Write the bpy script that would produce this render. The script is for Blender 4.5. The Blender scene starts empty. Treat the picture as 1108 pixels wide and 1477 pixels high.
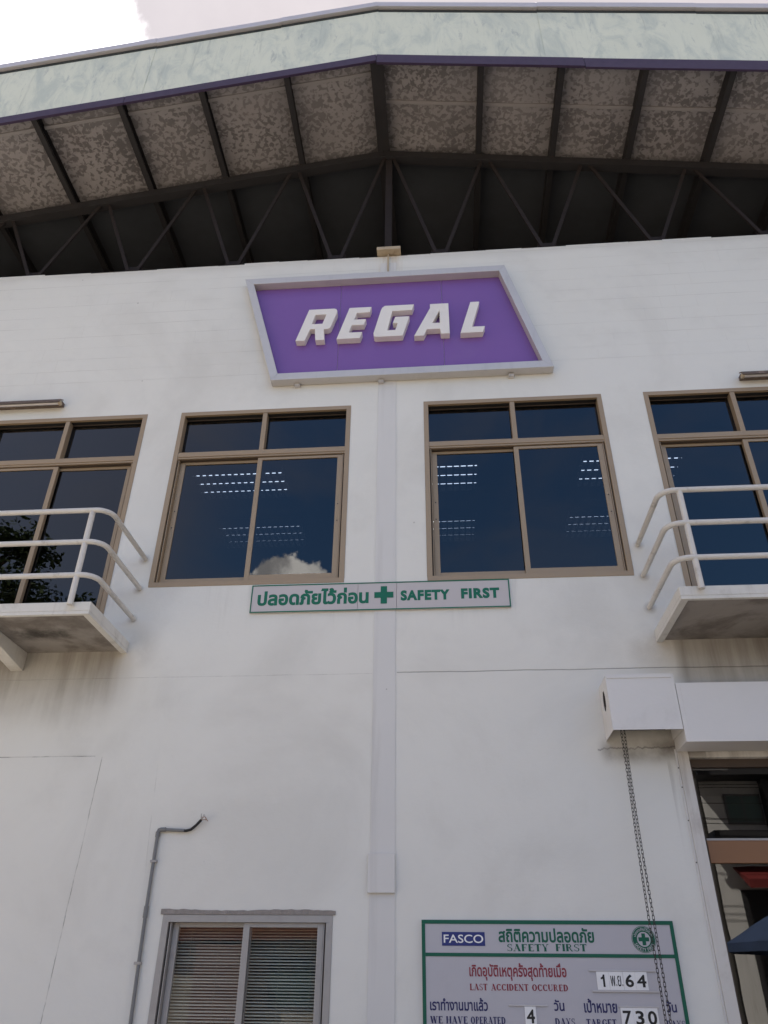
import bpy, bmesh, math, random
from mathutils import Matrix, Vector
from mathutils.geometry import delaunay_2d_cdt
random.seed(7)
S = bpy.context.scene
C = S.collection

# ------------------------------------------------------------------ camera
cam = bpy.data.objects.new('camera', bpy.data.cameras.new('camera'))
C.objects.link(cam)
S.camera = cam
right = Vector((0.9968726139, 0.0784056770, 0.0098763051))
up = Vector((0.0333003604, -0.5301162766, 0.8472708062))
fwd = Vector((-0.0716664312, 0.8442921788, 0.5310693359))
m3 = Matrix((right, up, -fwd)).transposed()
cam.matrix_world = Matrix.Translation((0, -6.5, 1.6)) @ m3.to_4x4()
cam.data.sensor_fit = 'HORIZONTAL'
cam.data.sensor_width = 36
cam.data.lens = 36 * 1102.93 / 1108
cam.data.clip_end = 2000
cam.data.clip_start = 0.05

# ------------------------------------------------------------------ node expressions
class NT:
    """small wrapper that lets node trees be written as arithmetic"""
    def __init__(s, nt): s.nt = nt
    def node(s, t, **k):
        n = s.nt.nodes.new(t)
        for a, b in k.items(): setattr(n, a, b)
        return n
    def put(s, sock, v):
        if isinstance(v, X): s.nt.links.new(v.s, sock)
        elif isinstance(v, bpy.types.NodeSocket): s.nt.links.new(v, sock)
        elif v is not None:
            if isinstance(v, (tuple, list)) and len(v) == 3 and sock.type == 'RGBA': v = (*v, 1)
            sock.default_value = v
    def math(s, op, a, b=None, c=None, clamp=False):
        n = s.node('ShaderNodeMath', operation=op, use_clamp=clamp)
        for i, v in enumerate((a, b, c)):
            if v is not None: s.put(n.inputs[i], v)
        return X(s, n.outputs[0])
    def mix(s, f, a, b, blend='MIX'):
        n = s.node('ShaderNodeMix', data_type='RGBA', blend_type=blend)
        s.put(n.inputs[0], f); s.put(n.inputs[6], a); s.put(n.inputs[7], b)
        return X(s, n.outputs[2])
    def noise(s, vec, scale, detail=4, rough=.55, dist=0.0, col=False):
        n = s.node('ShaderNodeTexNoise')
        s.put(n.inputs['Vector'], vec); n.inputs['Scale'].default_value = scale
        n.inputs['Detail'].default_value = detail; n.inputs['Roughness'].default_value = rough
        n.inputs['Distortion'].default_value = dist
        return X(s, n.outputs['Color' if col else 'Fac'])
    def vor(s, vec, scale, feature='F1'):
        n = s.node('ShaderNodeTexVoronoi', feature=feature)
        s.put(n.inputs['Vector'], vec); n.inputs['Scale'].default_value = scale
        return X(s, n.outputs[0])
    def ss(s, v, a, b):
        n = s.node('ShaderNodeMapRange', interpolation_type='SMOOTHSTEP')
        s.put(n.inputs[0], v); n.inputs[1].default_value = a; n.inputs[2].default_value = b
        if a > b:
            n.inputs[1].default_value = b; n.inputs[2].default_value = a
            n.inputs[3].default_value = 1; n.inputs[4].default_value = 0
        return X(s, n.outputs[0])
    def vec(s, x, y, z):
        n = s.node('ShaderNodeCombineXYZ')
        for i, v in enumerate((x, y, z)): s.put(n.inputs[i], v)
        return X(s, n.outputs[0])
    def coord(s, kind='Object'):
        n = s.node('ShaderNodeTexCoord'); o = n.outputs[kind]
        q = s.node('ShaderNodeSeparateXYZ'); s.nt.links.new(o, q.inputs[0])
        return X(s, o), X(s, q.outputs[0]), X(s, q.outputs[1]), X(s, q.outputs[2])
    def world(s):
        n = s.node('ShaderNodeNewGeometry'); o = n.outputs['Position']
        q = s.node('ShaderNodeSeparateXYZ'); s.nt.links.new(o, q.inputs[0])
        return X(s, o), X(s, q.outputs[0]), X(s, q.outputs[1]), X(s, q.outputs[2])
class X:
    def __init__(s, t, k): s.t = t; s.s = k
    def __add__(a, b): return a.t.math('ADD', a, b)
    def __radd__(a, b): return a.t.math('ADD', b, a)
    def __sub__(a, b): return a.t.math('SUBTRACT', a, b)
    def __rsub__(a, b): return a.t.math('SUBTRACT', b, a)
    def __mul__(a, b): return a.t.math('MULTIPLY', a, b)
    __rmul__ = __mul__
    def __truediv__(a, b): return a.t.math('DIVIDE', a, b)
    def __abs__(a): return a.t.math('ABSOLUTE', a)
    def gt(a, b): return a.t.math('GREATER_THAN', a, b)
    def lt(a, b): return a.t.math('LESS_THAN', a, b)
    def max(a, b): return a.t.math('MAXIMUM', a, b)
    def min(a, b): return a.t.math('MINIMUM', a, b)
    def frac(a): return a.t.math('FRACT', a)
    def clamp(a): return a.t.math('ADD', a, 0.0, clamp=True)

# ------------------------------------------------------------------ sky
SUN_EL, SUN_AZ = math.radians(52), math.radians(-52)      # azimuth measured from +Y towards +X
W = bpy.data.worlds.new('World'); S.world = W; W.use_nodes = True
wt = NT(W.node_tree)
for n in list(W.node_tree.nodes): W.node_tree.nodes.remove(n)
sky = wt.node('ShaderNodeTexSky', sky_type='NISHITA', sun_disc=False, sun_elevation=SUN_EL, sun_rotation=SUN_AZ)
sky.air_density = 1.2; sky.dust_density = 1.0; sky.ozone_density = 2.0
D, dx, dy, dz = wt.coord('Generated')
sunv = (math.sin(SUN_AZ) * math.cos(SUN_EL), math.cos(SUN_AZ) * math.cos(SUN_EL), math.sin(SUN_EL))
def dot(v):
    l = math.sqrt(sum(a * a for a in v)); v = [a / l for a in v]
    return dx * v[0] + dy * v[1] + dz * v[2]
q = 1.0 / 1.0
den = dz.max(0.02) + 0.25
cv = wt.vec(dx / den, dy / den, 3.3)
big = wt.noise(cv, 0.9, 9, .55)
fine = wt.noise(D, 6.0, 8, .6)
sunny = dot(sunv)                                            # cloud gathers round the sun, the far side is clear
gap_ = wt.ss(dot((0.16, -0.89, 0.46)) + (big - 0.5) * 0.55, 0.76, 0.98)
cover = wt.ss(big + sunny * 0.12 + dz * 0.12 - gap_ * 0.34 + 0.22, 0.50, 0.70)
bil = wt.noise(D, 9.0, 9, .6, .3)
halo = wt.ss(sunny + (bil - 0.5) * 0.045, 0.978, 0.990)
cumd = dot((-0.196, -0.882, 0.432))
fine = wt.noise(D, 26.0, 8, .6)
cum = wt.ss(cumd + (fine - 0.5) * 0.0026 + (wt.noise(D, 60.0, 5, .6) - 0.5) * 0.0009, 0.99825, 0.99860)
cum2 = wt.ss(wt.noise(wt.vec(dx, dy, dz * 2.2), 3.0, 9, .6) - abs(dz - 0.16) * 1.2, 0.50, 0.58)
grey = wt.mix(wt.noise(D, 3.0, 8, .6), (2.0, 1.80, 1.84), (4.0, 3.62, 3.62))
cloudcol = wt.mix(halo, grey, (16.0, 15.5, 15.8))
far = wt.mix(wt.ss(wt.noise(D, 18.0, 7, .6), .36, .62), (7.5, 7.3, 7.3), (20.0, 19.2, 18.2))
base = wt.mix(1.0, X(wt, sky.outputs[0]), (0.62, 0.86, 1.08), 'MULTIPLY')
c1 = wt.mix(cover * (0.97 - wt.ss(dot((-0.1, -0.87, 0.48)), 0.68, 0.90) * 0.45), base, cloudcol)
wisp = wt.ss(wt.noise(wt.vec(dx * 1.2, dy, dz * 2.0), 3.4, 8, .62, .5), .46, .72) * 0.22
c1 = wt.mix(wisp, c1, (3.2, 3.0, 3.2))
c2 = wt.mix(cum.max(cum2 * 0.8), c1, far)
bg = wt.node('ShaderNodeBackground'); wt.put(bg.inputs[0], c2); bg.inputs[1].default_value = 0.10
wo = wt.node('ShaderNodeOutputWorld'); wt.nt.links.new(bg.outputs[0], wo.inputs[0])

# ------------------------------------------------------------------ sun
sl = bpy.data.lights.new('sun', 'SUN'); sl.energy = 4.6; sl.angle = math.radians(0.6); sl.color = (1, .92, .80)
so = bpy.data.objects.new('sun', sl); C.objects.link(so)
so.rotation_euler = Vector(sunv).to_track_quat('Z', 'Y').to_euler()
so.location = (-8, 20, 30)
S.view_settings.view_transform = 'Standard'
S.view_settings.look = 'None'
S.view_settings.gamma = 1
S.view_settings.use_curve_mapping = False
S.view_settings.exposure = 1.44
S.cycles.max_bounces = 10
S.cycles.transparent_max_bounces = 12
S.cycles.sample_clamp_indirect = 6
S.cycles.caustics_reflective = False

# ------------------------------------------------------------------ materials
MATS = {}
def mat(name, col, rough=.6, metal=0.0, var=.12, nscale=6.0, dirt=0.0, dirtcol=(.12, .10, .08), bump=0.0, bscale=40.0, fn=None, spec=.4, streak=0.0):
    m = bpy.data.materials.new(name); m.use_nodes = True; MATS[name] = m
    t = NT(m.node_tree); b = m.node_tree.nodes['Principled BSDF']
    P, x, y, z = t.world()
    n = t.noise(P, nscale, 5, .6)
    c = t.mix(n, tuple(max(0, a * (1 - var)) for a in col), tuple(min(1, a * (1 + var)) for a in col))
    if dirt:
        dn = t.ss(t.noise(P, nscale * .7, 8, .7, .4), .52, .78) * dirt
        c = t.mix(dn, c, dirtcol)
    if streak:
        sn = t.ss(t.noise(t.vec(x * 14, y * 14, z * .9), 1.0, 6, .65), .5, .8) * streak
        c = t.mix(sn, c, dirtcol)
    r = rough
    bh = None
    if fn: c, r, bh = fn(t, c, P, x, y, z)
    t.put(b.inputs['Base Color'], c)
    t.put(b.inputs['Roughness'], (t.noise(P, nscale * 2.3, 4) * .25 + (rough - .12)) if not isinstance(r, X) else r)
    b.inputs['Metallic'].default_value = metal
    b.inputs['Specular IOR Level'].default_value = spec
    if bump or bh is not None:
        bn = t.node('ShaderNodeBump'); bn.inputs['Strength'].default_value = 1.0
        bn.inputs['Distance'].default_value = 1.0
        h = t.noise(P, bscale, 5, .6) * bump
        if bh is not None: h = h + bh
        t.put(bn.inputs['Height'], h)
        t.nt.links.new(bn.outputs[0], b.inputs['Normal'])
    return m

def wall_fn(t, c, P, x, y, z):
    wob = (t.noise(P, 2.2, 5, .6) - .5) * .05 + (t.noise(P, 14, 4, .6) - .5) * .012
    brk = t.ss(t.noise(P, 5.0, 5, .6), .40, .58)
    def hl(z0, x0, x1, w, s): return t.ss(abs(z - z0 + wob * .35), w, w * .3) * x.gt(x0) * x.lt(x1) * s
    def vl(x0, z0, z1, w, s, lean=0.0): return t.ss(abs(x - x0 + wob * .5 + (z - z0) * lean), w, w * .3) * z.gt(z0) * z.lt(z1) * s
    crack = hl(3.295, -6.0, -3.03, .006, .55) * (brk * .7 + .3)
    crack = crack.max(vl(-3.03, 1.2, 3.29, .005, .5, -.03) * (brk * .8 + .2))
    crack = crack.max(hl(4.00, -.42, 6, .006, .55)).max(hl(3.995, -6, -.64, .005, .22) * (brk * .7 + .3))
    crack = crack.max(vl(-2.42, 2.3, 3.4, .004, .18, .05) * brk)
    # cracked patches under the window corners
    vo = t.vor(P + 0.0 if False else P, 3.2, 'DISTANCE_TO_EDGE')
    web = t.ss(vo, .02, .006) * t.ss(t.noise(P, .9, 3), .60, .68) * .16
    # block courses showing through the paint of the gable strip
    up_ = z.gt(7.5)
    fz = ((z + wob * .25) / .186).frac()
    course = t.ss(abs(fz - .5), .485, .496) * up_
    row = ((z / .186) - ((z / .186).frac())) * .5
    fx = ((x + wob * .2) / .41 + row).frac()
    perp = t.ss(abs(fx - .5), .488, .497) * up_ * t.ss(t.noise(P, .8, 3), .5, .6)
    cm = course * t.ss(t.noise(t.vec(x * .5, y, z * 3), 1.6, 4), .42, .62)
    # water marks: below the slabs (with painted shade), below sills, beside the shutter box
    st = t.noise(t.vec(x * 7, y, z * .55), 1.0, 7, .65)
    st2 = t.noise(P, 1.3, 7, .62)
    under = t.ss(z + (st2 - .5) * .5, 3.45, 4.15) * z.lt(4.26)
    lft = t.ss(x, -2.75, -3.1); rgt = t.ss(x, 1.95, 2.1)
    slab_grime_shade = under * (lft + rgt) * (t.ss(st, .30, .72) * .32 + .52)  # streaky grime plus the shade under the slabs, both in the colour
    sill = (t.ss(z, 4.2, 4.9) * z.lt(4.9)) * t.ss(st, .52, .75) * .26
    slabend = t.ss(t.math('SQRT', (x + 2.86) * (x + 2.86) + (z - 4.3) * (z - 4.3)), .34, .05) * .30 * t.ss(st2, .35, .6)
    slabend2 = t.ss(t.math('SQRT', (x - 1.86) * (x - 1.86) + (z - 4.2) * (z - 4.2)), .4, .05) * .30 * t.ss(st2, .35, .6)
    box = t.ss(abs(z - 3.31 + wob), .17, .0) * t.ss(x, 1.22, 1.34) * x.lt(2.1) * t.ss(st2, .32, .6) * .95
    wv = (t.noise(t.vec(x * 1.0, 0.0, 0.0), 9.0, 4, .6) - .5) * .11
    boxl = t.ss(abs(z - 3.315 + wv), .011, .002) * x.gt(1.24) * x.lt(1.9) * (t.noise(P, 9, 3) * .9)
    inbox_shade = z.gt(3.30) * z.lt(3.8) * x.gt(1.33) * x.lt(1.86) * t.ss(st2 + (z - 3.5), .2, .6) * .7  # shade inside the open motor box, painted on the wall behind
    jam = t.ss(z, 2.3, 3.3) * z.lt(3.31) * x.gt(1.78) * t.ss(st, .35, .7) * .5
    rails = None
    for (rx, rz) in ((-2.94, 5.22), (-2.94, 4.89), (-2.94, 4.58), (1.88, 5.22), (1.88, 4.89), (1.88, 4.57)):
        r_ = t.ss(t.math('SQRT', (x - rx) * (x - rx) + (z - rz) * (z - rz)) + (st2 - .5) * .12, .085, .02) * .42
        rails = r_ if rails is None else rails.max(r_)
    cap = z.gt(9.1) * abs(x + .52).lt(.17) * t.ss(st, .4, .7) * .55
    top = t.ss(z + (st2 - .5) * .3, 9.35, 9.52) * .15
    lowg = t.ss(st2, .50, .72) * .10
    blot = t.ss(t.noise(t.vec(x, y, z), .55, 8, .6, .6), .46, .7) * .15
    sp = t.ss(t.vor(P, 2.1), .028, .012) * t.ss(t.noise(P, 3.1, 2), .45, .55) * .5
    scuff = t.ss(t.noise(t.vec(x * 2.2, y, z * .7), 2.4, 6, .7), .66, .74) * .09
    grime_shade = slab_grime_shade.max(inbox_shade).max(sill).max(slabend).max(slabend2).max(box).max(jam).max(rails).max(top).max(lowg).max(blot).max(scuff)
    c = t.mix(grime_shade, c, (.20, .175, .15))
    c = t.mix(cap, c, (.45, .33, .2))
    c = t.mix(cm * .5, c, (.3, .28, .26))
    c = t.mix(perp * .07, c, (.3, .28, .26))
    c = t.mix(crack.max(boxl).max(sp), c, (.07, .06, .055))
    warm = t.noise(P, .35, 2)
    c = t.mix(warm, t.mix(1.0, c, (1.0, .985, .965), 'MULTIPLY'), t.mix(1.0, c, (.97, .985, 1.0), 'MULTIPLY'))
    h = crack * -.004 + (course * .7 + perp * .5) * -.0022 + t.noise(P, 1.2, 4) * .008 + t.noise(P, 9, 5) * .0020 + t.noise(t.vec(x * 1, y, z * 2.5), 22, 3) * .0007
    return c, .75, h
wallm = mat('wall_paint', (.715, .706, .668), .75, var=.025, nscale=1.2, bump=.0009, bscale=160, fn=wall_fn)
def pil_fn(t, c, P, x, y, z):
    st = t.noise(t.vec(x * 9, y, z * .5), 1.0, 6, .6)
    c = t.mix(t.ss(st, .5, .75) * .18, c, (.25, .23, .21))
    sp = t.ss(t.vor(P, 9), .07, .03) * t.ss(abs(z - 3.75), .25, .1) * t.ss(abs(x + .5), .06, .03) * .6
    c = t.mix(sp, c, (.2, .18, .17))
    return c, .7, None
pilm = mat('grey_pilaster_paint', (.635, .625, .61), .65, var=.03, nscale=2, bump=.0006, bscale=120, fn=pil_fn)
tapem = mat('foil_tape', (.29, .275, .28), .5, var=.1)
concm = mat('balcony_paint', (.64, .63, .60), .8, var=.06, nscale=3, dirt=.5, dirtcol=(.22, .19, .15), bump=.003, bscale=30, streak=.3)
def sof_fn(t, c, P, x, y, z):
    a = t.ss(t.noise(P, 2.4, 7, .65, .4), .42, .66)
    c = t.mix(a * .75, c, (.12, .10, .085))
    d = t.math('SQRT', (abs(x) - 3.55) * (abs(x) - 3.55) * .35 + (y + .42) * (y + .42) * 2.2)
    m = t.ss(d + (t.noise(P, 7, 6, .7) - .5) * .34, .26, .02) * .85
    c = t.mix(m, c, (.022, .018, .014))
    return c, .9, t.noise(P, 20, 4) * .003
soffm = mat('soffit_paint', (.31, .285, .26), .85, var=.15, nscale=2.2, fn=sof_fn)
railm = mat('rail_paint', (.61, .59, .56), .45, var=.06, nscale=9, dirt=.75, dirtcol=(.23, .2, .17), bump=.0006, bscale=90)
bronze = mat('bronze_aluminium', (.33, .245, .16), .42, metal=.15, var=.06, nscale=4, dirt=.25, dirtcol=(.35, .28, .22), bump=.0002, bscale=90)
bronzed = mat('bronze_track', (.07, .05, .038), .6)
alum = mat('grey_aluminium', (.34, .325, .315), .45, metal=.2, var=.06, nscale=5, dirt=.35, dirtcol=(.17, .15, .14), streak=.25)
purple = mat('purple_sign_sheet', (.185, .09, .33), .42, var=.05, nscale=1.6, bump=.004, bscale=1.5, dirt=.12, dirtcol=(.28, .2, .36))
signgrey = mat('sign_frame_grey', (.54, .52, .51), .38, metal=.25, var=.05, nscale=3, dirt=.25, dirtcol=(.3, .29, .29), streak=.2)
letterm = mat('letter_white', (.76, .73, .70), .45, var=.04, nscale=5, dirt=.22, dirtcol=(.45, .42, .4))
green = mat('sign_green', (.0, .125, .07), .5, var=.08)
green2 = mat('board_green', (.0, .095, .055), .5, var=.08)
redp = mat('board_maroon', (.24, .03, .045), .5)
navy = mat('board_navy', (.02, .02, .10), .5)
bluelogo = mat('logo_blue', (.02, .03, .17), .45)
bannerm = mat('banner_sheet', (.50, .47, .475), .5, var=.04, nscale=4, dirt=.15, dirtcol=(.4, .3, .32))
boardm = mat('board_sheet', (.46, .45, .485), .48, var=.04, nscale=3, dirt=.15, dirtcol=(.3, .28, .31))
cardm = mat('card_white', (.78, .78, .79), .4, var=.02)
blackm = mat('print_black', (.012, .012, .014), .4)
slotm = mat('card_rail', (.5, .49, .51), .4, metal=.3)
darkin = mat('interior_grey', (.16, .16, .17), .9)
louvrem = mat('louvre_dark', (.03, .03, .032), .5)
ceilm = mat('interior_ceiling', (.30, .30, .30), .9)
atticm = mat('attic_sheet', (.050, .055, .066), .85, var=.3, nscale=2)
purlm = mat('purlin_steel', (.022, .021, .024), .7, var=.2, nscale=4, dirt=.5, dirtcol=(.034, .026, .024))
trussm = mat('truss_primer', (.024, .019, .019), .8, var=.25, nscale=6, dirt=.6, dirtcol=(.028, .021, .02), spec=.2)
capm = mat('cap_tan', (.42, .34, .24), .7, var=.15, nscale=10, dirt=.5, dirtcol=(.2, .13, .08))
pvc = mat('conduit_grey', (.17, .175, .18), .5, var=.08, dirt=.3, dirtcol=(.35, .34, .33))
rubber_shade = mat('black_rubber_and_shade', (.015, .015, .016), .55)  # cable rubber, also the painted shade strip under window heads
wirem = mat('copper_wire', (.35, .22, .16), .4, metal=.6)
chainm = mat('chain_steel', (.045, .04, .038), .5, metal=.6, var=.3, nscale=40)
boxm = mat('shutter_box_paint', (.67, .655, .64), .5, var=.03, nscale=3, dirt=.22, dirtcol=(.32, .29, .26), bump=.002, bscale=6)
lampm = mat('lamp_rust', (.13, .10, .085), .6, metal=.3, var=.3, nscale=14, dirt=.7, dirtcol=(.30, .22, .17))
blindm = mat('blind_slat', (.76, .71, .60), .5, var=.08)
doorbrown = mat('door_brown', (.23, .115, .055), .5, var=.08, nscale=4)
mortar = mat('rough_mortar', (.27, .245, .23), .9, var=.35, nscale=22, bump=.01, bscale=50, dirt=.4)
cordm = mat('cord', (.5, .48, .42), .8)

def ins_fn(t, c, P, x, y, z):
    n1 = t.noise(P, 17.0, 2, .5, .45)
    blot = t.ss(n1 + (t.noise(P, 1.7, 3) - .5) * .30, .46, .57) * (t.ss(t.noise(P, .9, 3), .3, .7) * .45 + .55)
    c1 = t.mix(t.noise(P, 1.1, 5, .6), (.22, .208, .215), (.345, .328, .34))
    c2_ = t.mix(blot * .85, c1, t.mix(t.noise(P, 3, 4), (.118, .108, .113), (.095, .09, .094)))
    red = t.ss(t.noise(P, .8, 5, .6), .55, .75) * .3
    c2_ = t.mix(red, c2_, (.17, .13, .125))
    return c2_, .65, blot * -.004 + t.noise(P, 2.5, 3) * .02
insm = mat('insulation_foil', (.3, .28, .27), .6, fn=ins_fn)
def fas_fn(t, c, P, x, y, z):
    v = t.vec(x * 1.0, y, (z + x * .25) * .45)
    a = t.ss(t.noise(v, 3.2, 9, .68, .8), .42, .66)
    c = t.mix(a * .7, c, (.43, .49, .46))
    b = t.ss(t.noise(t.vec(x * 2.6, y, z * .8), 3.2, 8, .7, .5), .56, .70)
    c = t.mix(b * .65, c, (.31, .36, .37))
    k = t.ss(t.noise(t.vec(x * 2.2, y, z), 5.5, 6, .75), .69, .73) * t.ss(t.noise(P, 1.0, 3), .42, .6)
    c = t.mix(k * .8, c, (.13, .12, .19))
    d = t.ss(t.noise(t.vec(x * 6, y, z * .35), 2, 7, .7), .55, .75) * .45
    c = t.mix(d, c, (.24, .28, .27))
    return c, .6, t.noise(v, 2, 3) * .02
fasm = mat('fascia_green_paint', (.66, .69, .59), .6, var=.06, nscale=2, fn=fas_fn)
fptrim = mat('fascia_purple_trim', (.042, .026, .066), .6, var=.15, nscale=5, dirt=.5, dirtcol=(.04, .035, .05))
capping = mat('capping_metal', (.50, .49, .53), .4, metal=.4, var=.1)
gapm = mat('gap_rubber', (.03, .035, .035), .8, dirt=.4, dirtcol=(.15, .17, .15))

def glass(name, tint, gloss=1.5, rough=0.0, wav=0.0):
    m = bpy.data.materials.new(name); m.use_nodes = True; t = NT(m.node_tree)
    for n in list(m.node_tree.nodes): m.node_tree.nodes.remove(n)
    out = t.node('ShaderNodeOutputMaterial')
    P, x, y, z = t.world()
    tr = t.node('ShaderNodeBsdfTransparent'); tr.inputs[0].default_value = (*tint, 1)
    gl = t.node('ShaderNodeBsdfGlossy'); gl.inputs['Roughness'].default_value = rough
    gl.inputs[0].default_value = (1, 1, 1, 1)
    bn = t.node('ShaderNodeBump'); bn.inputs['Distance'].default_value = 1; bn.inputs['Strength'].default_value = 1
    t.put(bn.inputs['Height'], t.noise(P, 1.3, 2) * wav)
    t.nt.links.new(bn.outputs[0], gl.inputs['Normal'])
    fr = t.node('ShaderNodeFresnel'); fr.inputs[0].default_value = 1.5
    g = t.node('ShaderNodeNewGeometry')
    fac = (X(t, fr.outputs[0]) * gloss * (1.0 - X(t, g.outputs['Backfacing']))).clamp()
    mx = t.node('ShaderNodeMixShader'); t.put(mx.inputs[0], fac)
    t.nt.links.new(tr.outputs[0], mx.inputs[1]); t.nt.links.new(gl.outputs[0], mx.inputs[2])
    t.nt.links.new(mx.outputs[0], out.inputs[0])
    return m
glassm = glass('tinted_glass', (.27, .29, .33), 1.35, 0.0, .0016)
glassc = glass('clear_glass', (.88, .90, .90), .85, 0.0, .001)
glassd = glass('door_glass', (.30, .32, .32), 2.7, 0.0, .0005)
def emis(name, col, s):
    m = bpy.data.materials.new(name); m.use_nodes = True
    b = m.node_tree.nodes['Principled BSDF']
    b.inputs['Base Color'].default_value = (.8, .8, .8, 1)
    b.inputs['Emission Color'].default_value = (*col, 1); b.inputs['Emission Strength'].default_value = s
    return m
tubem = emis('fluorescent_tube', (.95, 1, 1), 4)

# ------------------------------------------------------------------ mesh helpers
class MB:
    def __init__(s): s.v = []; s.f = []
    def add(s, vs, fs):
        o = len(s.v); s.v += [tuple(v) for v in vs]; s.f += [tuple(i + o for i in f) for f in fs]
        return s
    def box(s, x0, x1, y0, y1, z0, z1):
        return s.add([(x, y, z) for z in (z0, z1) for x, y in ((x0, y0), (x1, y0), (x1, y1), (x0, y1))],
              [(3, 2, 1, 0), (4, 5, 6, 7), (0, 1, 5, 4), (1, 2, 6, 5), (2, 3, 7, 6), (3, 0, 4, 7)])
    def tube(s, pts, r, n=10, cap=True):
        pts = [Vector(p) for p in pts]; rings = []
        for i, p in enumerate(pts):
            d = (pts[min(i + 1, len(pts) - 1)] - pts[max(i - 1, 0)]).normalized()
            a = Vector((0, 0, 1)) if abs(d.z) < .9 else Vector((0, 1, 0))
            u = d.cross(a).normalized(); w = d.cross(u).normalized()
            rr = r[i] if isinstance(r, (list, tuple)) else r
            rings.append([p + u * math.cos(2 * math.pi * k / n) * rr + w * math.sin(2 * math.pi * k / n) * rr for k in range(n)])
        o = len(s.v)
        for rg in rings: s.v += [tuple(q) for q in rg]
        for i in range(len(rings) - 1):
            for k in range(n):
                s.f.append((o + i * n + k, o + (i + 1) * n + k, o + (i + 1) * n + (k + 1) % n, o + i * n + (k + 1) % n))
        if cap:
            s.f.append(tuple(o + k for k in range(n))); s.f.append(tuple(o + (len(rings) - 1) * n + k for k in reversed(range(n))))
        return s
    def prism(s, poly, y0, y1, hole=None):
        """polygon in x,z extruded from y0 (front) to y1"""
        loops = [poly] + ([hole] if hole else [])
        vs = []; es = []
        for L in loops:
            o = len(vs); vs += [Vector(p) for p in L]; es += [(o + i, o + (i + 1) % len(L)) for i in range(len(L))]
        r = delaunay_2d_cdt(vs, es, [], 3 if False else 1, 1e-6)
        tv, tf = r[0], r[2]
        def inside(c, L):
            k = False
            for i in range(len(L)):
                (ax, az), (bx, bz) = L[i], L[(i + 1) % len(L)]
                if (az > c[1]) != (bz > c[1]) and c[0] < (bx - ax) * (c[1] - az) / (bz - az) + ax: k = not k
            return k
        for t_ in tf:
            c = sum((tv[i] for i in t_), Vector((0, 0))) / len(t_)
            if inside(c, poly) and not (hole and inside(c, hole)):
                s.add([(tv[i].x, y0, tv[i].y) for i in t_], [tuple(range(len(t_)))])
                s.add([(tv[i].x, y1, tv[i].y) for i in reversed(t_)], [tuple(range(len(t_)))])
        for L in loops:
            n = len(L)
            s.add([(a, y0, b) for a, b in L] + [(a, y1, b) for a, b in L], [(i, (i + 1) % n, n + (i + 1) % n, n + i) for i in range(n)])
        return s
    def build(s, name, m, parent=None, smooth=False, bevel=0.0, fix=True):
        me = bpy.data.meshes.new(name); me.from_pydata(s.v, [], s.f)
        me.materials.append(m)
        if fix:
            bm = bmesh.new(); bm.from_mesh(me); bmesh.ops.remove_doubles(bm, verts=bm.verts, dist=1e-6)
            bmesh.ops.recalc_face_normals(bm, faces=bm.faces); bm.to_mesh(me); bm.free()
        if smooth:
            for p in me.polygons: p.use_smooth = True
            try: me.set_sharp_from_angle(angle=math.radians(40))
            except Exception: pass
        o = bpy.data.objects.new(name, me); C.objects.link(o)
        if parent: o.parent = parent
        if bevel:
            b = o.modifiers.new('bevel', 'BEVEL'); b.width = bevel; b.segments = 2; b.limit_method = 'ANGLE'
        return o
def box(name, m, parent, *a, bevel=0.0): return MB().box(*a).build(name, m, parent, bevel=bevel)
def tag(o, label, cat, group=None, kind=None):
    o['label'] = label; o['category'] = cat
    if group: o['group'] = group
    if kind: o['kind'] = kind
    return o
def thing(name, label, cat, group=None, loc=(0, 0, 0)):
    o = bpy.data.objects.new(name, None); C.objects.link(o); o.empty_display_size = .2
    return tag(o, label, cat, group)
def struct(o): o['kind'] = 'structure'; return o

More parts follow.
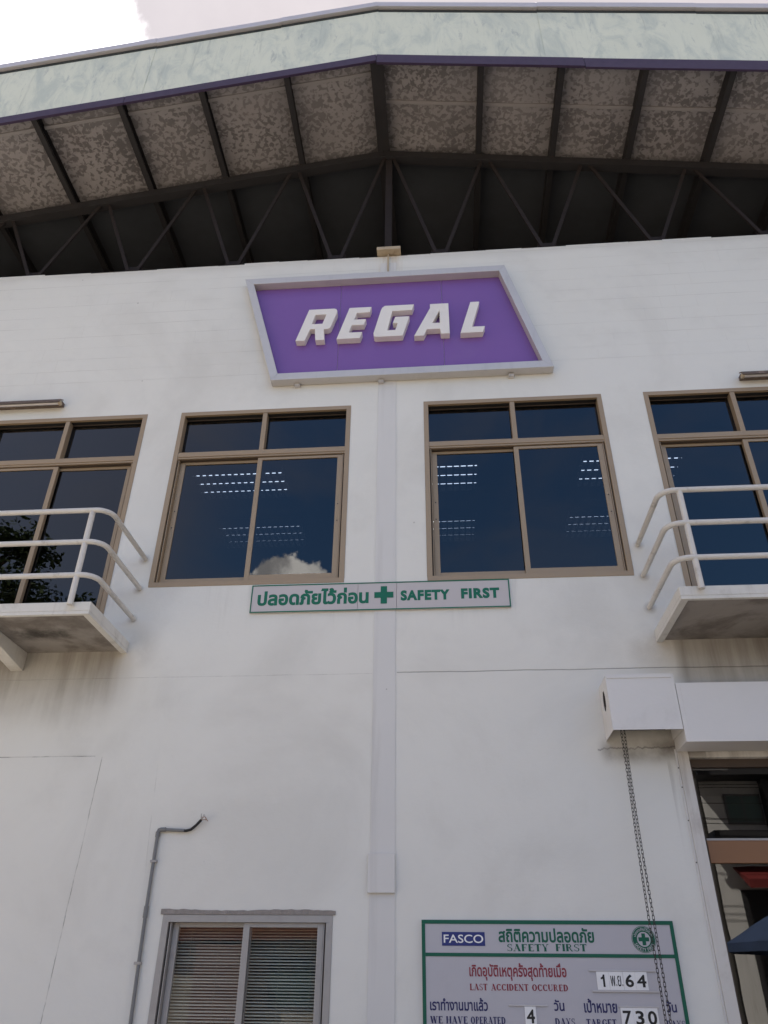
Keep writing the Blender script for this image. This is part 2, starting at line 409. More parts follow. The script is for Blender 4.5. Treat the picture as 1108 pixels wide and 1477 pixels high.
# ------------------------------------------------------------------ lettering (outlines filled by winding number)
def glyph_tris(text, bold=0.0, res=4, spacing=1.0):
    cu = bpy.data.curves.new('txt', 'FONT'); cu.body = text; cu.size = 1; cu.resolution_u = res
    cu.fill_mode = 'NONE'; cu.space_character = spacing
    o = bpy.data.objects.new('txt', cu)
    me = bpy.data.meshes.new_from_object(o)
    bm = bmesh.new(); bm.from_mesh(me)
    loops = []; seen = set()
    me_e = {}
    for e in me.edges:
        a, b = e.vertices; me_e.setdefault(a, []).append(b); me_e.setdefault(b, []).append(a)
    fwd_ = {e.vertices[0]: e.vertices[1] for e in me.edges}
    for v in range(len(me.vertices)):
        if v in seen or v not in me_e: continue
        L = [v]; seen.add(v)
        while True:
            nx = [w for w in me_e[L[-1]] if w not in seen]
            if len(L) == 1: nx = [w for w in nx if w == v + 1] or nx
            if not nx: break
            L.append(nx[0]); seen.add(nx[0])
        if len(L) > 2: loops.append([(me.vertices[i].co.x, me.vertices[i].co.y) for i in L])
    bm.free()
    bpy.data.objects.remove(o); bpy.data.meshes.remove(me); bpy.data.curves.remove(cu)
    if bold:                                          # fatten every outline along its normals
        ar = lambda L: sum(L[i][0] * L[(i + 1) % len(L)][1] - L[(i + 1) % len(L)][0] * L[i][1] for i in range(len(L)))
        sg_ = 1 if ar(max(loops, key=lambda L: abs(ar(L)))) > 0 else -1
        nl = []
        for L in loops:
            Q = []
            for i in range(len(L)):
                a, p, c = Vector(L[i - 1]), Vector(L[i]), Vector(L[(i + 1) % len(L)])
                d1, d2 = (p - a), (c - p)
                if d1.length < 1e-7 or d2.length < 1e-7: continue
                d1.normalize(); d2.normalize()
                n1, n2 = Vector((d1.y, -d1.x)) * sg_, Vector((d2.y, -d2.x)) * sg_
                m_ = n1 + n2
                if m_.length < .3: m_ = n1 * 1.0
                else: m_ = m_.normalized() / max(.6, m_.normalized().dot(n1))
                Q.append(tuple(p + m_ * bold))
            if len(Q) > 2: nl.append(Q)
        loops = nl
    vs = []; es = []
    for L in loops:
        o_ = len(vs); vs += [Vector(p) for p in L]; es += [(o_ + i, o_ + (i + 1) % len(L)) for i in range(len(L))]
    r = delaunay_2d_cdt(vs, es, [], 1, 1e-5)
    tv, tf = r[0], r[2]
    boxes = [(min(p[0] for p in L), max(p[0] for p in L), min(p[1] for p in L), max(p[1] for p in L)) for L in loops]
    out = []
    for t_ in tf:
        cx = sum(tv[i].x for i in t_) / len(t_); cy = sum(tv[i].y for i in t_) / len(t_)
        w = 0
        for L, bb in zip(loops, boxes):
            if not (bb[0] <= cx <= bb[1] and bb[2] <= cy <= bb[3]): continue
            for i in range(len(L)):
                x0, y0 = L[i]; x1, y1 = L[(i + 1) % len(L)]
                if y0 <= cy < y1 and (x1 - x0) * (cy - y0) / (y1 - y0) + x0 > cx: w += 1
                elif y1 <= cy < y0 and (x1 - x0) * (cy - y0) / (y1 - y0) + x0 > cx: w -= 1
        if w != 0: out.append(tuple(t_))
    return [(v.x, v.y) for v in tv], out
def place_tris(name, V, F, y, m, parent, x0, x1, z0, z1, thick=.0012, shear=0.0):
    used = sorted({i for f in F for i in f}); ix = {v: k for k, v in enumerate(used)}
    P = [V[i] for i in used]
    ax, bx_ = min(p[0] for p in P), max(p[0] for p in P); az, bz = min(p[1] for p in P), max(p[1] for p in P)
    Q = [(x0 + (p[0] - ax) / (bx_ - ax) * (x1 - x0), z0 + (p[1] - az) / (bz - az) * (z1 - z0)) for p in P]
    F = [tuple(ix[i] for i in f) for f in F]
    n = len(Q)
    M_ = MB(); M_.v = [(a + shear * (b - z0), y, b) for a, b in Q] + [(a + shear * (b - z0), y + thick, b) for a, b in Q]
    ec = {}
    for f in F:
        for i in range(len(f)):
            e = (f[i], f[(i + 1) % len(f)]); ec[e] = 1
    M_.f = [f for f in F]
    for (a, b) in ec:
        if (b, a) not in ec: M_.f.append((b, a, a + n, b + n))
    return M_.build(name, m, parent, fix=False)
def text(name, s_, m, parent, x0, x1, z0, z1, y, bold=0.0, thick=.0012, spacing=1.0):
    V, F = glyph_tris(s_, bold, spacing=spacing)
    return place_tris(name, V, F, y, m, parent, x0, x1, z0, z1, thick)

# a small serif alphabet drawn from stems, hairlines and bowls (cell height 1)
def serif_word(s_):
    V = []; F = []; TH, HL, SF = .235, .10, .09
    def rect(x0, x1, y0, y1): o = len(V); V.extend([(x0, y0), (x1, y0), (x1, y1), (x0, y1)]); F.append((o, o + 1, o + 2, o + 3))
    def quad(*p): o = len(V); V.extend(p); F.append(tuple(range(o, o + len(p))))
    def slab(xc, y, w=.30): rect(xc - w / 2, xc + w / 2, y, y + SF)
    def stem(xc, w=TH, y0=0.0, y1=1.0, s=True, sw=.30):
        rect(xc - w / 2, xc + w / 2, y0, y1)
        if s:
            if y0 == 0: slab(xc, 0, sw)
            if y1 == 1: slab(xc, 1 - SF, sw)
    def diag(xa, xb, w, y0=0.0, y1=1.0): quad((xa - w / 2, y0), (xa + w / 2, y0), (xb + w / 2, y1), (xb - w / 2, y1))
    def arc(cx, cy, rx, ry, a0, a1, wx, wy=HL, n=14):
        o = len(V)
        for i in range(n + 1):
            a = math.radians(a0 + (a1 - a0) * i / n); c, s2 = math.cos(a), math.sin(a)
            V.append((cx + rx * c, cy + ry * s2)); V.append((cx + (rx - wx) * c, cy + (ry - wy) * s2))
        for i in range(n): F.append((o + 2 * i, o + 2 * i + 2, o + 2 * i + 3, o + 2 * i + 1))
    X0 = 0.0
    W_ = {}
    for ch in s_:
        st = len(V)
        if ch == ' ': X0 += .55; continue
        if ch == 'I': stem(.15); w = .30
        elif ch in 'EF':
            stem(.17, sw=.26); rect(.2, .62, 1 - HL, 1); rect(.57, .62, .78, 1); rect(.2, .45, .48, .53); rect(.41, .45, .38, .63)
            if ch == 'E': rect(.2, .64, 0, HL); rect(.59, .64, 0, .24)
            w = .66
        elif ch == 'L': stem(.17, sw=.30); rect(.2, .64, 0, HL); rect(.59, .64, 0, .26); w = .66
        elif ch == 'T': stem(.35, s=False); slab(.35, 0); rect(0, .7, 1 - HL, 1); rect(0, .05, .76, 1); rect(.65, .7, .76, 1); w = .7
        elif ch == 'H': stem(.17, sw=.3); stem(.67, sw=.3); rect(.2, .6, .475, .525); w = .84
        elif ch == 'A': diag(.10, .40, .055); diag(.68, .38, TH); rect(.18, .55, .30, .35); slab(.11, 0, .24); slab(.68, 0, .28); w = .82
        elif ch == 'V': diag(.38, .14, TH); diag(.38, .66, .055); slab(.14, 1 - SF, .28); slab(.67, 1 - SF, .24); w = .80
        elif ch == 'W': diag(.32, .12, TH); diag(.32, .52, .055); diag(.74, .52, TH); diag(.74, .95, .055); slab(.12, 1 - SF, .26); slab(.95, 1 - SF, .22); slab(.52, 1 - SF, .2); w = 1.06
        elif ch == 'Y': stem(.38, y1=.5, s=False); slab(.38, 0); diag(.38, .13, .14, .42, 1); diag(.38, .64, .055, .42, 1); slab(.14, 1 - SF, .27); slab(.65, 1 - SF, .22); w = .78
        elif ch == 'N': stem(.13, .055, sw=.24); stem(.70, .055, sw=.24); diag(.66, .14, TH); w = .84
        elif ch == 'D': stem(.17, sw=.24); arc(.30, .5, .46, .5, -90, 90, TH); rect(.2, .31, 0, HL); rect(.2, .31, 1 - HL, 1); w = .80
        elif ch in 'PR':
            stem(.17, sw=.28); arc(.34, .74, .28, .26, -90, 90, .13); rect(.2, .35, .95, 1); rect(.2, .35, .48, .53)
            if ch == 'R': diag(.64, .40, .14, 0, .5); slab(.68, 0, .18)
            w = .66 if ch == 'P' else .80
        elif ch == 'O': arc(.40, .5, .40, .5, 0, 360, TH, HL, 28); w = .82
        elif ch in 'CG':
            arc(.40, .5, .40, .5, 42, 318, TH, HL, 22); rect(.66, .71, .68, 1.0)
            if ch == 'G': stem(.66, .13, 0.04, .42, s=False); slab(.66, .40, .26)
            else: rect(.66, .70, .02, .26)
            w = .78
        elif ch == 'U': stem(.15, TH, .3, 1, s=False); slab(.15, 1 - SF); stem(.66, .055, .3, 1, s=False); slab(.66, 1 - SF, .22); arc(.385, .31, .305, .31, 180, 360, .12); w = .80
        elif ch == 'S': arc(.30, .74, .26, .26, 35, 225, .12, .06, 12); arc(.32, .27, .27, .27, -145, 45, .13, .06, 12); diag(.46, .16, .15, .40, .62); rect(.50, .54, .68, 1); rect(.05, .09, 0, .30); w = .62
        else: w = .4
        for i in range(st, len(V)): V[i] = (V[i][0] + X0, V[i][1])
        X0 += w + .08
    return V, F
def serif(name, s_, m, parent, x0, x1, z0, z1, y):
    V, F = serif_word(s_)
    ax, bx_ = min(p[0] for p in V), max(p[0] for p in V)
    M_ = MB()
    k = 0
    for f in F:                                       # every stroke a hair in front of the last so none share a plane
        k += 1; yy = y - .00002 * (k % 9)
        M_.add([(x0 + (V[i][0] - ax) / (bx_ - ax) * (x1 - x0), yy, z0 + V[i][1] * (z1 - z0)) for i in f], [tuple(range(len(f)))])
    return M_.build(name, m, parent, fix=False)

# ================================================================== SETTING
def sheet(name, x0, x1, y0, y1, z, m):
    return struct(MB().add([(x0, y0, z), (x1, y0, z), (x1, y1, z), (x0, y1, z)], [(0, 1, 2, 3)]).build(name, m, fix=False))
groundm = mat('dry_ground', (.24, .20, .15), .95, var=.2, nscale=.4)
asphalt = mat('asphalt', (.055, .055, .057), .9, var=.15, nscale=2, bump=.004, bscale=120)
yardm = mat('yard_concrete', (.42, .38, .32), .85, var=.10, nscale=1, dirt=.4, dirtcol=(.15, .14, .12))
linem = mat('road_paint', (.72, .71, .66), .7, dirt=.3, dirtcol=(.3, .3, .3))
sheet('ground', -400, 400, -500, 300, -.004, groundm)
sheet('yard', -30, 30, -9.6, -.0, 0.0, yardm)
sheet('road', -200, 200, -14.6, -9.75, 0.0, asphalt)
for i in range(-8, 9): 
    sheet('road_line', i * 6, i * 6 + 2.6, -12.24, -12.12, .004, linem)
struct(MB().box(-200, 200, -9.75, -9.6, -.05, .12).build('kerb', yardm))
struct(MB().box(-200, 200, -16.2, -14.6, -.05, .12).build('pavement', yardm))

# ================================================================== THE FACTORY
B = thing('factory_building', 'white painted factory front with bronze windows under a wide gabled roof', 'building')
T = .2
holes = [(-2.85, -.93, 4.91, 7.095), (-.13, 1.79, 4.90, 7.105), (-5.95, -3.24, 4.345, 7.095), (2.235, 4.95, 4.345, 7.105),
         (-2.225, -.905, .92, 2.085), (1.955, 4.75, 0.0, 3.235)]
xs = sorted({-9.2, 9.0, *[h[0] for h in holes], *[h[1] for h in holes]})
zs = sorted({0.0, 9.52, *[h[2] for h in holes], *[h[3] for h in holes]})
wm = MB()
def solid(x, z): return -9.2 < x < 9 and 0 < z < 9.52 and not any(h[0] < x < h[1] and h[2] < z < h[3] for h in holes)
for i in range(len(xs) - 1):
    for j in range(len(zs) - 1):
        x0, x1, z0, z1 = xs[i], xs[i + 1], zs[j], zs[j + 1]; cx, cz = (x0 + x1) / 2, (z0 + z1) / 2
        if not solid(cx, cz): continue
        wm.add([(x0, 0, z0), (x1, 0, z0), (x1, 0, z1), (x0, 0, z1)], [(0, 1, 2, 3)])
        wm.add([(x0, T, z0), (x1, T, z0), (x1, T, z1), (x0, T, z1)], [(3, 2, 1, 0)])
        for (nx, nz, q4) in ((x0 - .001, cz, [(x0, 0, z0), (x0, 0, z1), (x0, T, z1), (x0, T, z0)]), (x1 + .001, cz, [(x1, 0, z0), (x1, T, z0), (x1, T, z1), (x1, 0, z1)]),
                             (cx, z0 - .001, [(x0, 0, z0), (x0, T, z0), (x1, T, z0), (x1, 0, z0)]), (cx, z1 + .001, [(x0, 0, z1), (x1, 0, z1), (x1, T, z1), (x0, T, z1)])):
            if not solid(nx, nz): wm.add(q4, [(0, 1, 2, 3)])
wm.build('wall', wallm, B, fix=False)
# uneven mortar bed along the wall head
M_ = MB(); x = -9.2
while x < 9:
    w = random.uniform(.25, .9); x1 = min(9, x + w)
    M_.box(x, x1, -.002, .19, 9.518, 9.524 + random.uniform(0, .03)); x = x1 + .003
M_.build('wall_head', wallm, B)
# body of the building behind the front
MB().box(-9.2, -9.0, T + .002, 15, 0, 10.32).build('side_wall', wallm, B)
MB().box(8.8, 9.0, T + .002, 15, 0, 10.32).build('side_wall', wallm, B)
MB().box(-8.99, 8.79, 14.8, 15, 0, 10.3).build('back_wall', atticm, B)
MB().box(-8.99, 8.79, T + .002, 14.79, 7.26, 7.36).build('upper_ceiling', darkin, B)
MB().box(-8.99, 8.79, T + .002, 14.79, 4.16, 4.30).build('upper_floor', darkin, B)
MB().box(-8.99, 8.79, T + .002, 14.79, 9.2, 9.3).build('attic_deck', atticm, B)
MB().box(-8.99, 8.79, 8.0, 8.1, 4.301, 7.259).build('office_partition', atticm, B)
MB().box(-8.99, 8.79, 6.0, 6.1, 0.01, 4.159).build('ground_floor_partition', darkin, B)
MB().box(.9, 1.0, T + .003, 5.99, 0.01, 4.158).build('ground_floor_partition', darkin, B)
MB().box(-8.98, 8.78, T + .004, 14.78, -.02, .005).build('ground_floor', darkin, B)

# pilaster strip
RX = -.62
box('pilaster', pilm, B, -.632, -.432, -.007, .0005, 0.0, 9.40, bevel=.002)
box('pilaster_cover', pilm, B, -.645, -.432, -.034, -.0075, 2.235, 2.515, bevel=.004)
bp_ = box('bearing_plate', capm, B, -.675, -.375, -.10, .19, 9.545, 9.60, bevel=.004)
box('packing_strip', capm, bp_, -.545, -.525, -.028, -.0005, 9.12, 9.54)

# roof -------------------------------------------------------------
def rz(x, z0=12.0): return z0 - .172 * abs(x - RX)
YF = -1.21
roof = MB().add([(-9.8, YF + .03, rz(-9.8) + .12), (RX, YF + .03, rz(RX) + .12), (RX, 15.2, rz(RX) + .12), (-9.8, 15.2, rz(-9.8) + .12),
                 (9.0, YF + .03, rz(9.0) + .12), (9.0, 15.2, rz(9.0) + .12)], [(0, 1, 2, 3), (1, 4, 5, 2)])
roof.add([(x_, y_, z_ + .05) for x_, y_, z_ in roof.v[:6]], [(0, 3, 2, 1), (1, 2, 5, 4)])
roof = roof.build('roof', atticm, B, fix=False)
PX = [-9.5, -8.4, -7.3, -6.2, -5.08, -3.97, -2.91, -1.80, RX, .73, 1.74, 2.75, 3.77, 4.8, 5.9, 7.0, 8.1]
# sheets of spotted foil insulation between the purlins, two sheets deep
def ins_sheet(xa, xb, ya, yb, name='insulation_panel'):
    n = 8; m_ = MB(); vs = []
    for j in range(n + 1):
        for i in range(n + 1):
            u, v = i / n, j / n; xx = xa + (xb - xa) * u; yy = ya + (yb - ya) * v
            sag = -.022 * math.sin(math.pi * u) * (.6 + .4 * math.sin(math.pi * v)) + random.uniform(-.004, .004)
            vs.append((xx, yy, rz(xx) + .06 + sag))
    fs = [(j * (n + 1) + i, j * (n + 1) + i + 1, (j + 1) * (n + 1) + i + 1, (j + 1) * (n + 1) + i) for j in range(n) for i in range(n)]
    k = len(vs); vs += [(a, b, c + .03) for a, b, c in vs]
    fs += [tuple(i + k for i in reversed(f)) for f in fs]
    m_.add(vs, fs); return m_.build(name, insm, roof, smooth=True)
for i in range(len(PX) - 1):
    ys = -.98 if PX[i] < RX - .1 else -.58
    a, b = PX[i] + .028, PX[i + 1] - .028
    ins_sheet(a, b, YF + .03, ys - .01); ins_sheet(a, b, ys + .01, .34)
    mm = MB()
    for k in range(4):
        xa = a + (b - a) * k / 4; xb = a + (b - a) * (k + 1) / 4
        z_a, z_b = rz(xa) + .030, rz(xb) + .030
        mm.add([(xa, ys - .022, z_a), (xb, ys - .022, z_b), (xb, ys + .022, z_b), (xa, ys + .022, z_a),
                (xa, ys - .022, z_a + .05), (xb, ys - .022, z_b + .05), (xb, ys + .022, z_b + .05), (xa, ys + .022, z_a + .05)],
               [(0, 3, 2, 1), (0, 1, 5, 4), (2, 3, 7, 6)])
    mm.build('insulation_tape', tapem, roof, fix=False)
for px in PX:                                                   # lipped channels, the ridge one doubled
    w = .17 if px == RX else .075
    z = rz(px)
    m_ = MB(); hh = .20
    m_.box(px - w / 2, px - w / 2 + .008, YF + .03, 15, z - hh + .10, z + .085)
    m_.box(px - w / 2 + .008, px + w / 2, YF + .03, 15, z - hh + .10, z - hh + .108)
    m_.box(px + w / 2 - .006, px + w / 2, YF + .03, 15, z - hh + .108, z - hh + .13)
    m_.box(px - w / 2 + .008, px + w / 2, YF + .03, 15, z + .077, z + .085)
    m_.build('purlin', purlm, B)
# truss standing on the wall head
def member(xa, za, xb, zb, w, y0, y1):
    d = Vector((xb - xa, zb - za)).normalized(); n = Vector((-d.y, d.x)) * w / 2
    m_ = MB(); p = [(xa + n.x, za + n.y), (xb + n.x, zb + n.y), (xb - n.x, zb - n.y), (xa - n.x, za - n.y)]
    m_.add([(a, y, b) for y in (y0, y1) for a, b in p], [(0, 1, 2, 3), (7, 6, 5, 4), (0, 4, 5, 1), (1, 5, 6, 2), (2, 6, 7, 3), (3, 7, 4, 0)])
    return m_
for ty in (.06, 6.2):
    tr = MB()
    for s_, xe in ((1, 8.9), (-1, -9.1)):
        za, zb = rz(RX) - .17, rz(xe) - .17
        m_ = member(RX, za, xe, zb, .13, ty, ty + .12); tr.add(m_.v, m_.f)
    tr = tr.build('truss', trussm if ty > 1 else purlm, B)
    box('bottom_chord', trussm, tr, -9.1, 8.9, ty + .02, ty + .10, 9.56, 9.64)
    KX = -.545
    box('king_post', trussm, tr, KX - .045, KX + .045, ty + .02, ty + .10, 9.645, 11.70)
    for k in range(-7, 8):
        if k >= 0: nb = KX + .68 + 1.36 * k
        else: nb = KX - .68 + 1.36 * (k + 1)
        for s_ in (-1, 1):
            if abs(nb) > 8.6: continue
            xt = nb + s_ * .62
            member(nb + s_ * .05, 9.62, xt, rz(xt) - .22, .045, ty + .03, ty + .05).build('web_member', trussm, tr)
    for k in range(-6, 6):
        nb = KX + .68 + 1.36 * k
        box('gusset_plate', trussm, tr, nb - .12, nb + .12, ty + .062, ty + .07, 9.56, 9.76)
# cross bracing rods far inside the attic
# fascia ------------------------------------------------------------
def fsheet(name, xa, xb, z0a, z1a, ya, yb, m, parent, wave=0.0):
    n = 10; m_ = MB(); vs = []
    for j in range(4):
        for i in range(n + 1):
            u = i / n; x_ = xa + (xb - xa) * u; base = -.172 * abs(x_ - RX)
            vs.append((x_, ya + (math.sin(u * 9 + xa * 3) * wave + random.uniform(-1, 1) * wave * .3) * (1 if 0 < j < 3 else .4), base + z0a + (z1a - z0a) * j / 3))
    fs = [(j * (n + 1) + i, j * (n + 1) + i + 1, (j + 1) * (n + 1) + i + 1, (j + 1) * (n + 1) + i) for j in range(3) for i in range(n)]
    k = len(vs)
    vs += [(a, yb, c) for a, b, c in vs]; fs2 = [tuple(i + k for i in reversed(f)) for f in fs]
    N = n + 1
    rim = [i for i in range(N)] + [j * N + n for j in range(1, 4)] + [3 * N + i for i in reversed(range(n))] + [j * N for j in (2, 1)]
    side = [(rim[(i + 1) % len(rim)], rim[i], rim[i] + k, rim[(i + 1) % len(rim)] + k) for i in range(len(rim))]
    m_.add(vs, fs + fs2 + side)
    return m_.build(name, m, parent, smooth=True)
fa = MB()
for s_, xe in ((1, 9.0), (-1, -9.8)):
    za, zb = 12.45, 12.45 - .172 * abs(xe - RX); m_ = member(RX, za, xe, zb, .10, YF + .06, YF + .11); fa.add(m_.v, m_.f)
fa = fa.build('fascia', purlm, B)
joints = [-9.8, -8.0, -5.9, -3.7, -1.95, RX, 1.55, 3.55, 5.5, 7.4, 9.0]
for a, b in zip(joints, joints[1:]):
    k_ = .005 * (joints.index(a) % 2)
    fsheet('fascia_sheet', a - .01, b + .01, 12.02, 13.16, YF + k_, YF + .004 + k_, fasm, fa, .001)
    fsheet('capping_strip', a - .01, b + .01, 13.225, 13.335, YF - .05 + k_, YF + .03 + k_, capping, fa, .001)
    fsheet('capping_gap', a - .01, b + .01, 13.165, 13.22, YF - .004 + k_, YF + .02 + k_, gapm, fa, .0)
for a, b in zip([-9.8, -6.8, -3.9, RX, 2.0, 5.0], [-6.8, -3.9, RX, 2.0, 5.0, 9.0]):
    dzz = 0.0 if a < 1.9 else -.015
    fsheet('purple_trim', a + .003, b - .003, 11.825 + dzz + (.045 if a < RX - .1 else 0), 12.015, YF - (.012 if a < 1.9 else .006), YF + .02, fptrim, fa, .002)

# windows ---------------------------------------------------------------
def window(x0, x1, z0, z1, bays, zt, mats=(bronze, bronzed), gl=glassm, inner_first=True, transom=True, name='window', label=None, sashw=.055):
    fm, dm = mats; fw = .05
    ya, yb = .012, .105                                        # frame face just inside the wall face
    M_ = MB()
    ya = -.006
    M_.box(x0, x1, ya, yb, z1 - fw, z1); M_.box(x0, x1, ya, yb, z0, z0 + fw)
    M_.box(x0, x0 + fw, ya, yb, z0 + fw, z1 - fw); M_.box(x1 - fw, x1, ya, yb, z0 + fw, z1 - fw)
    w = M_.build(name, fm, B, bevel=.003)
    if label: w['label'] = label
    bw = (x1 - x0 - 2 * fw) / bays
    lower_top = z1 - fw
    if transom:
        box('transom_bar', fm, w, x0 + fw, x1 - fw, ya + .004, yb - .002, zt - .03, zt + .03, bevel=.002)
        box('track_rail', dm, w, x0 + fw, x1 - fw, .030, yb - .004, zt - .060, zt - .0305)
        box('track_lip', fm, w, x0 + fw, x1 - fw, .006, .026, zt - .052, zt - .0305)
        for b in range(1, bays):
            box('mullion', fm, w, x0 + fw + bw * b - .025, x0 + fw + bw * b + .025, ya + .006, yb - .003, zt + .0305, z1 - fw - .0005, bevel=.002)
        for b in range(bays):
            a = x0 + fw + bw * b + (.025 if b else 0); c = x0 + fw + bw * (b + 1) - (.025 if b < bays - 1 else 0)
            box('glass_pane', gl, w, a + .001, c - .001, .078, .084, zt + .031, z1 - fw - .001)
            box('head_shade_strip', rubber_shade, w, a + .001, c - .001, .026, .0765, z1 - fw - .0035, z1 - fw - .0006)  # dark strip standing in for the shade under the frame head
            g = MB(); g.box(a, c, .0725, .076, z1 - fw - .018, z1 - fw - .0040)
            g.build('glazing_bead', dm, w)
        lower_top = zt - .0605
    # outer track channel left and right (dark lines beside the sashes)
    for s_, xx in ((1, x0 + fw), (-1, x1 - fw)):
        a, c = sorted((xx, xx + s_ * .012)); box('side_track', dm, w, a, c, .036, yb - .006, z0 + fw + .0005, lower_top - .0005)
        a, c = sorted((xx + s_ * .0125, xx + s_ * .020)); box('side_lip', fm, w, a, c, .012, yb - .008, z0 + fw + .0005, lower_top - .0005)
    for b in range(bays):
        inner = (b % 2 == 0) if inner_first else (b % 2 == 1)
        y0_, y1_ = (.062, .090) if inner else (.020, .048)
        a = x0 + fw + bw * b + (.022 if b == 0 else -.028); c = x0 + fw + bw * (b + 1) + (.028 if b < bays - 1 else -.022)
        top = lower_top + (.018 if not inner else .0) - .001
        if not inner: top = lower_top - .002
        s = sashw; m_ = MB()
        sl_, sr_ = s, s
        if b > 0: sl_ = .05
        if b < bays - 1: sr_ = .05
        zb_ = z0 + fw + .001
        m_.box(a, a + sl_, y0_, y1_, zb_, top); m_.box(c - sr_, c, y0_, y1_, zb_, top)
        m_.box(a + sl_, c - sr_, y0_, y1_, zb_, zb_ + s + .01); m_.box(a + sl_, c - sr_, y0_, y1_, top - .03, top)
        m_.build('sash_frame', fm, w, bevel=.002)
        box('glass_pane', gl, w, a + sl_ + .001, c - sr_ - .001, (y0_ + y1_) / 2 - .003, (y0_ + y1_) / 2 + .003, zb_ + s + .011, top - .031)
        if name == 'window' and gl is glassm and bays == 2:      # lock screws on the closing stile
            xs_ = c - sr_ / 2 if b == bays - 1 else a + sl_ / 2
            for zz in (5.62, 5.82):
                MB().tube([(xs_, y0_ - .004, zz), (xs_, y0_ + .002, zz)], .006, 8).build('screw', blackm, w)
    return w
window(*holes[0], 2, 6.505, label='bronze sliding window under the left end of the purple sign, cloud mirrored in it')
window(*holes[1], 2, 6.52, label='bronze sliding window under the right end of the purple sign, plain deep blue panes')
window(*holes[2], 3, 6.49, label='tall bronze window behind the left balcony rail, a tree mirrored in it')
window(*holes[3], 3, 6.50, label='tall bronze window behind the right balcony rail')
window(*holes[4], 2, 0, mats=(alum, bronzed), gl=glassc, transom=False, label='grey aluminium window with a drawn venetian blind', sashw=.045)
# rough mortar patch over the small window
M_ = MB(); pts = []; n = 40
for i in range(n + 1):
    x_ = -2.245 + (1.36) * i / n; pts.append((x_, 2.118 + random.uniform(-.003, .003) + .004 * math.sin(i * .23 + 1)))
M_.prism([(-.885, 2.0865), (-2.245, 2.0865)] + pts, -.010, -.0005); M_.build('mortar_patch', mortar, B)

# office ceiling lights seen through the tinted panes
def office_light(x0, x1, yc, first):
    o = thing('ceiling_light', first, 'ceiling light', 'louvred tube lights on the office ceiling')
    box('housing', louvrem, o, x0 - .03, x1 + .03, yc - .28, yc + .28, 7.20, 7.255)
    for k in (-1, 0, 1):
        MB().tube([(x0, yc + k * .19, 7.165), (x1, yc + k * .19, 7.165)], .006, 8).build('tube', tubem, o)
    for k in range(14):
        xx = x0 + (x1 - x0) * (k + .5) / 14
        box('louvre_blade', louvrem, o, xx - .011, xx + .011, yc - .27, yc + .27, 7.11, 7.148)
    for k in (-1.5, -.5, .5, 1.5):
        box('side_reflector', louvrem, o, x0 - .02, x1 + .02, yc + k * .19 - .002, yc + k * .19 + .002, 7.105, 7.195)
for yc, r1 in ((1.52, 'nearer the glass'), (2.83, 'deeper in the room')):
    for (a, b), w_ in (((-3.12, -1.98), 'behind the left middle window'), ((-.70, .49), 'at the left of the right middle window'), ((1.80, 2.98), 'behind the pier right of the middle windows')):
        office_light(a, b, yc, 'lit tube light %s, %s' % (w_, r1))

# shop door on the right ---------------------------------------------------
dr = MB()
dr.box(1.955, 4.75, .06, .12, 3.17, 3.235); dr.box(1.955, 1.985, .06, .12, 0, 3.17); dr.box(4.70, 4.75, .06, .12, 0, 3.17)
dr = dr.build('shop_window', bronzed, B, bevel=.002); dr['label'] = 'dark shop glazing below the shutter box with brown crossbar'
box('transom_bar', doorbrown, dr, 1.986, 4.699, .055, .12, 2.455, 2.625, bevel=.003)
box('transom_edge', alum, dr, 1.986, 4.699, .050, .0545, 2.615, 2.630)
for xa, xb in ((1.986, 3.34), (3.36, 4.699)):
    box('glass_pane', glassd, dr, xa, xb, .086, .094, 2.626, 3.169)
    box('glass_pane', glassd, dr, xa, xb, .086, .094, .10, 2.454)
box('mullion', doorbrown, dr, 3.341, 3.359, .058, .12, 0, 3.169)
box('bottom_rail', doorbrown, dr, 1.986, 4.699, .056, .12, 0.0, .099)
guidem = mat('guide_paint', (.60, .58, .55), .6, var=.05, nscale=3, dirt=.5, dirtcol=(.27, .22, .18), streak=.5)
gr_ = box('shutter_guide', guidem, B, 1.865, 1.953, -.022, -.0005, 0, 3.30, bevel=.003)
box('guide_lip', boxm, gr_, 1.852, 1.864, -.010, -.0005, 0, 3.30)
for zz in (2.45, 2.75, 3.0, 3.15):
    MB().tube([(1.858, -.013, zz), (1.858, -.010, zz)], .005, 8).build('screw', blackm, gr_)

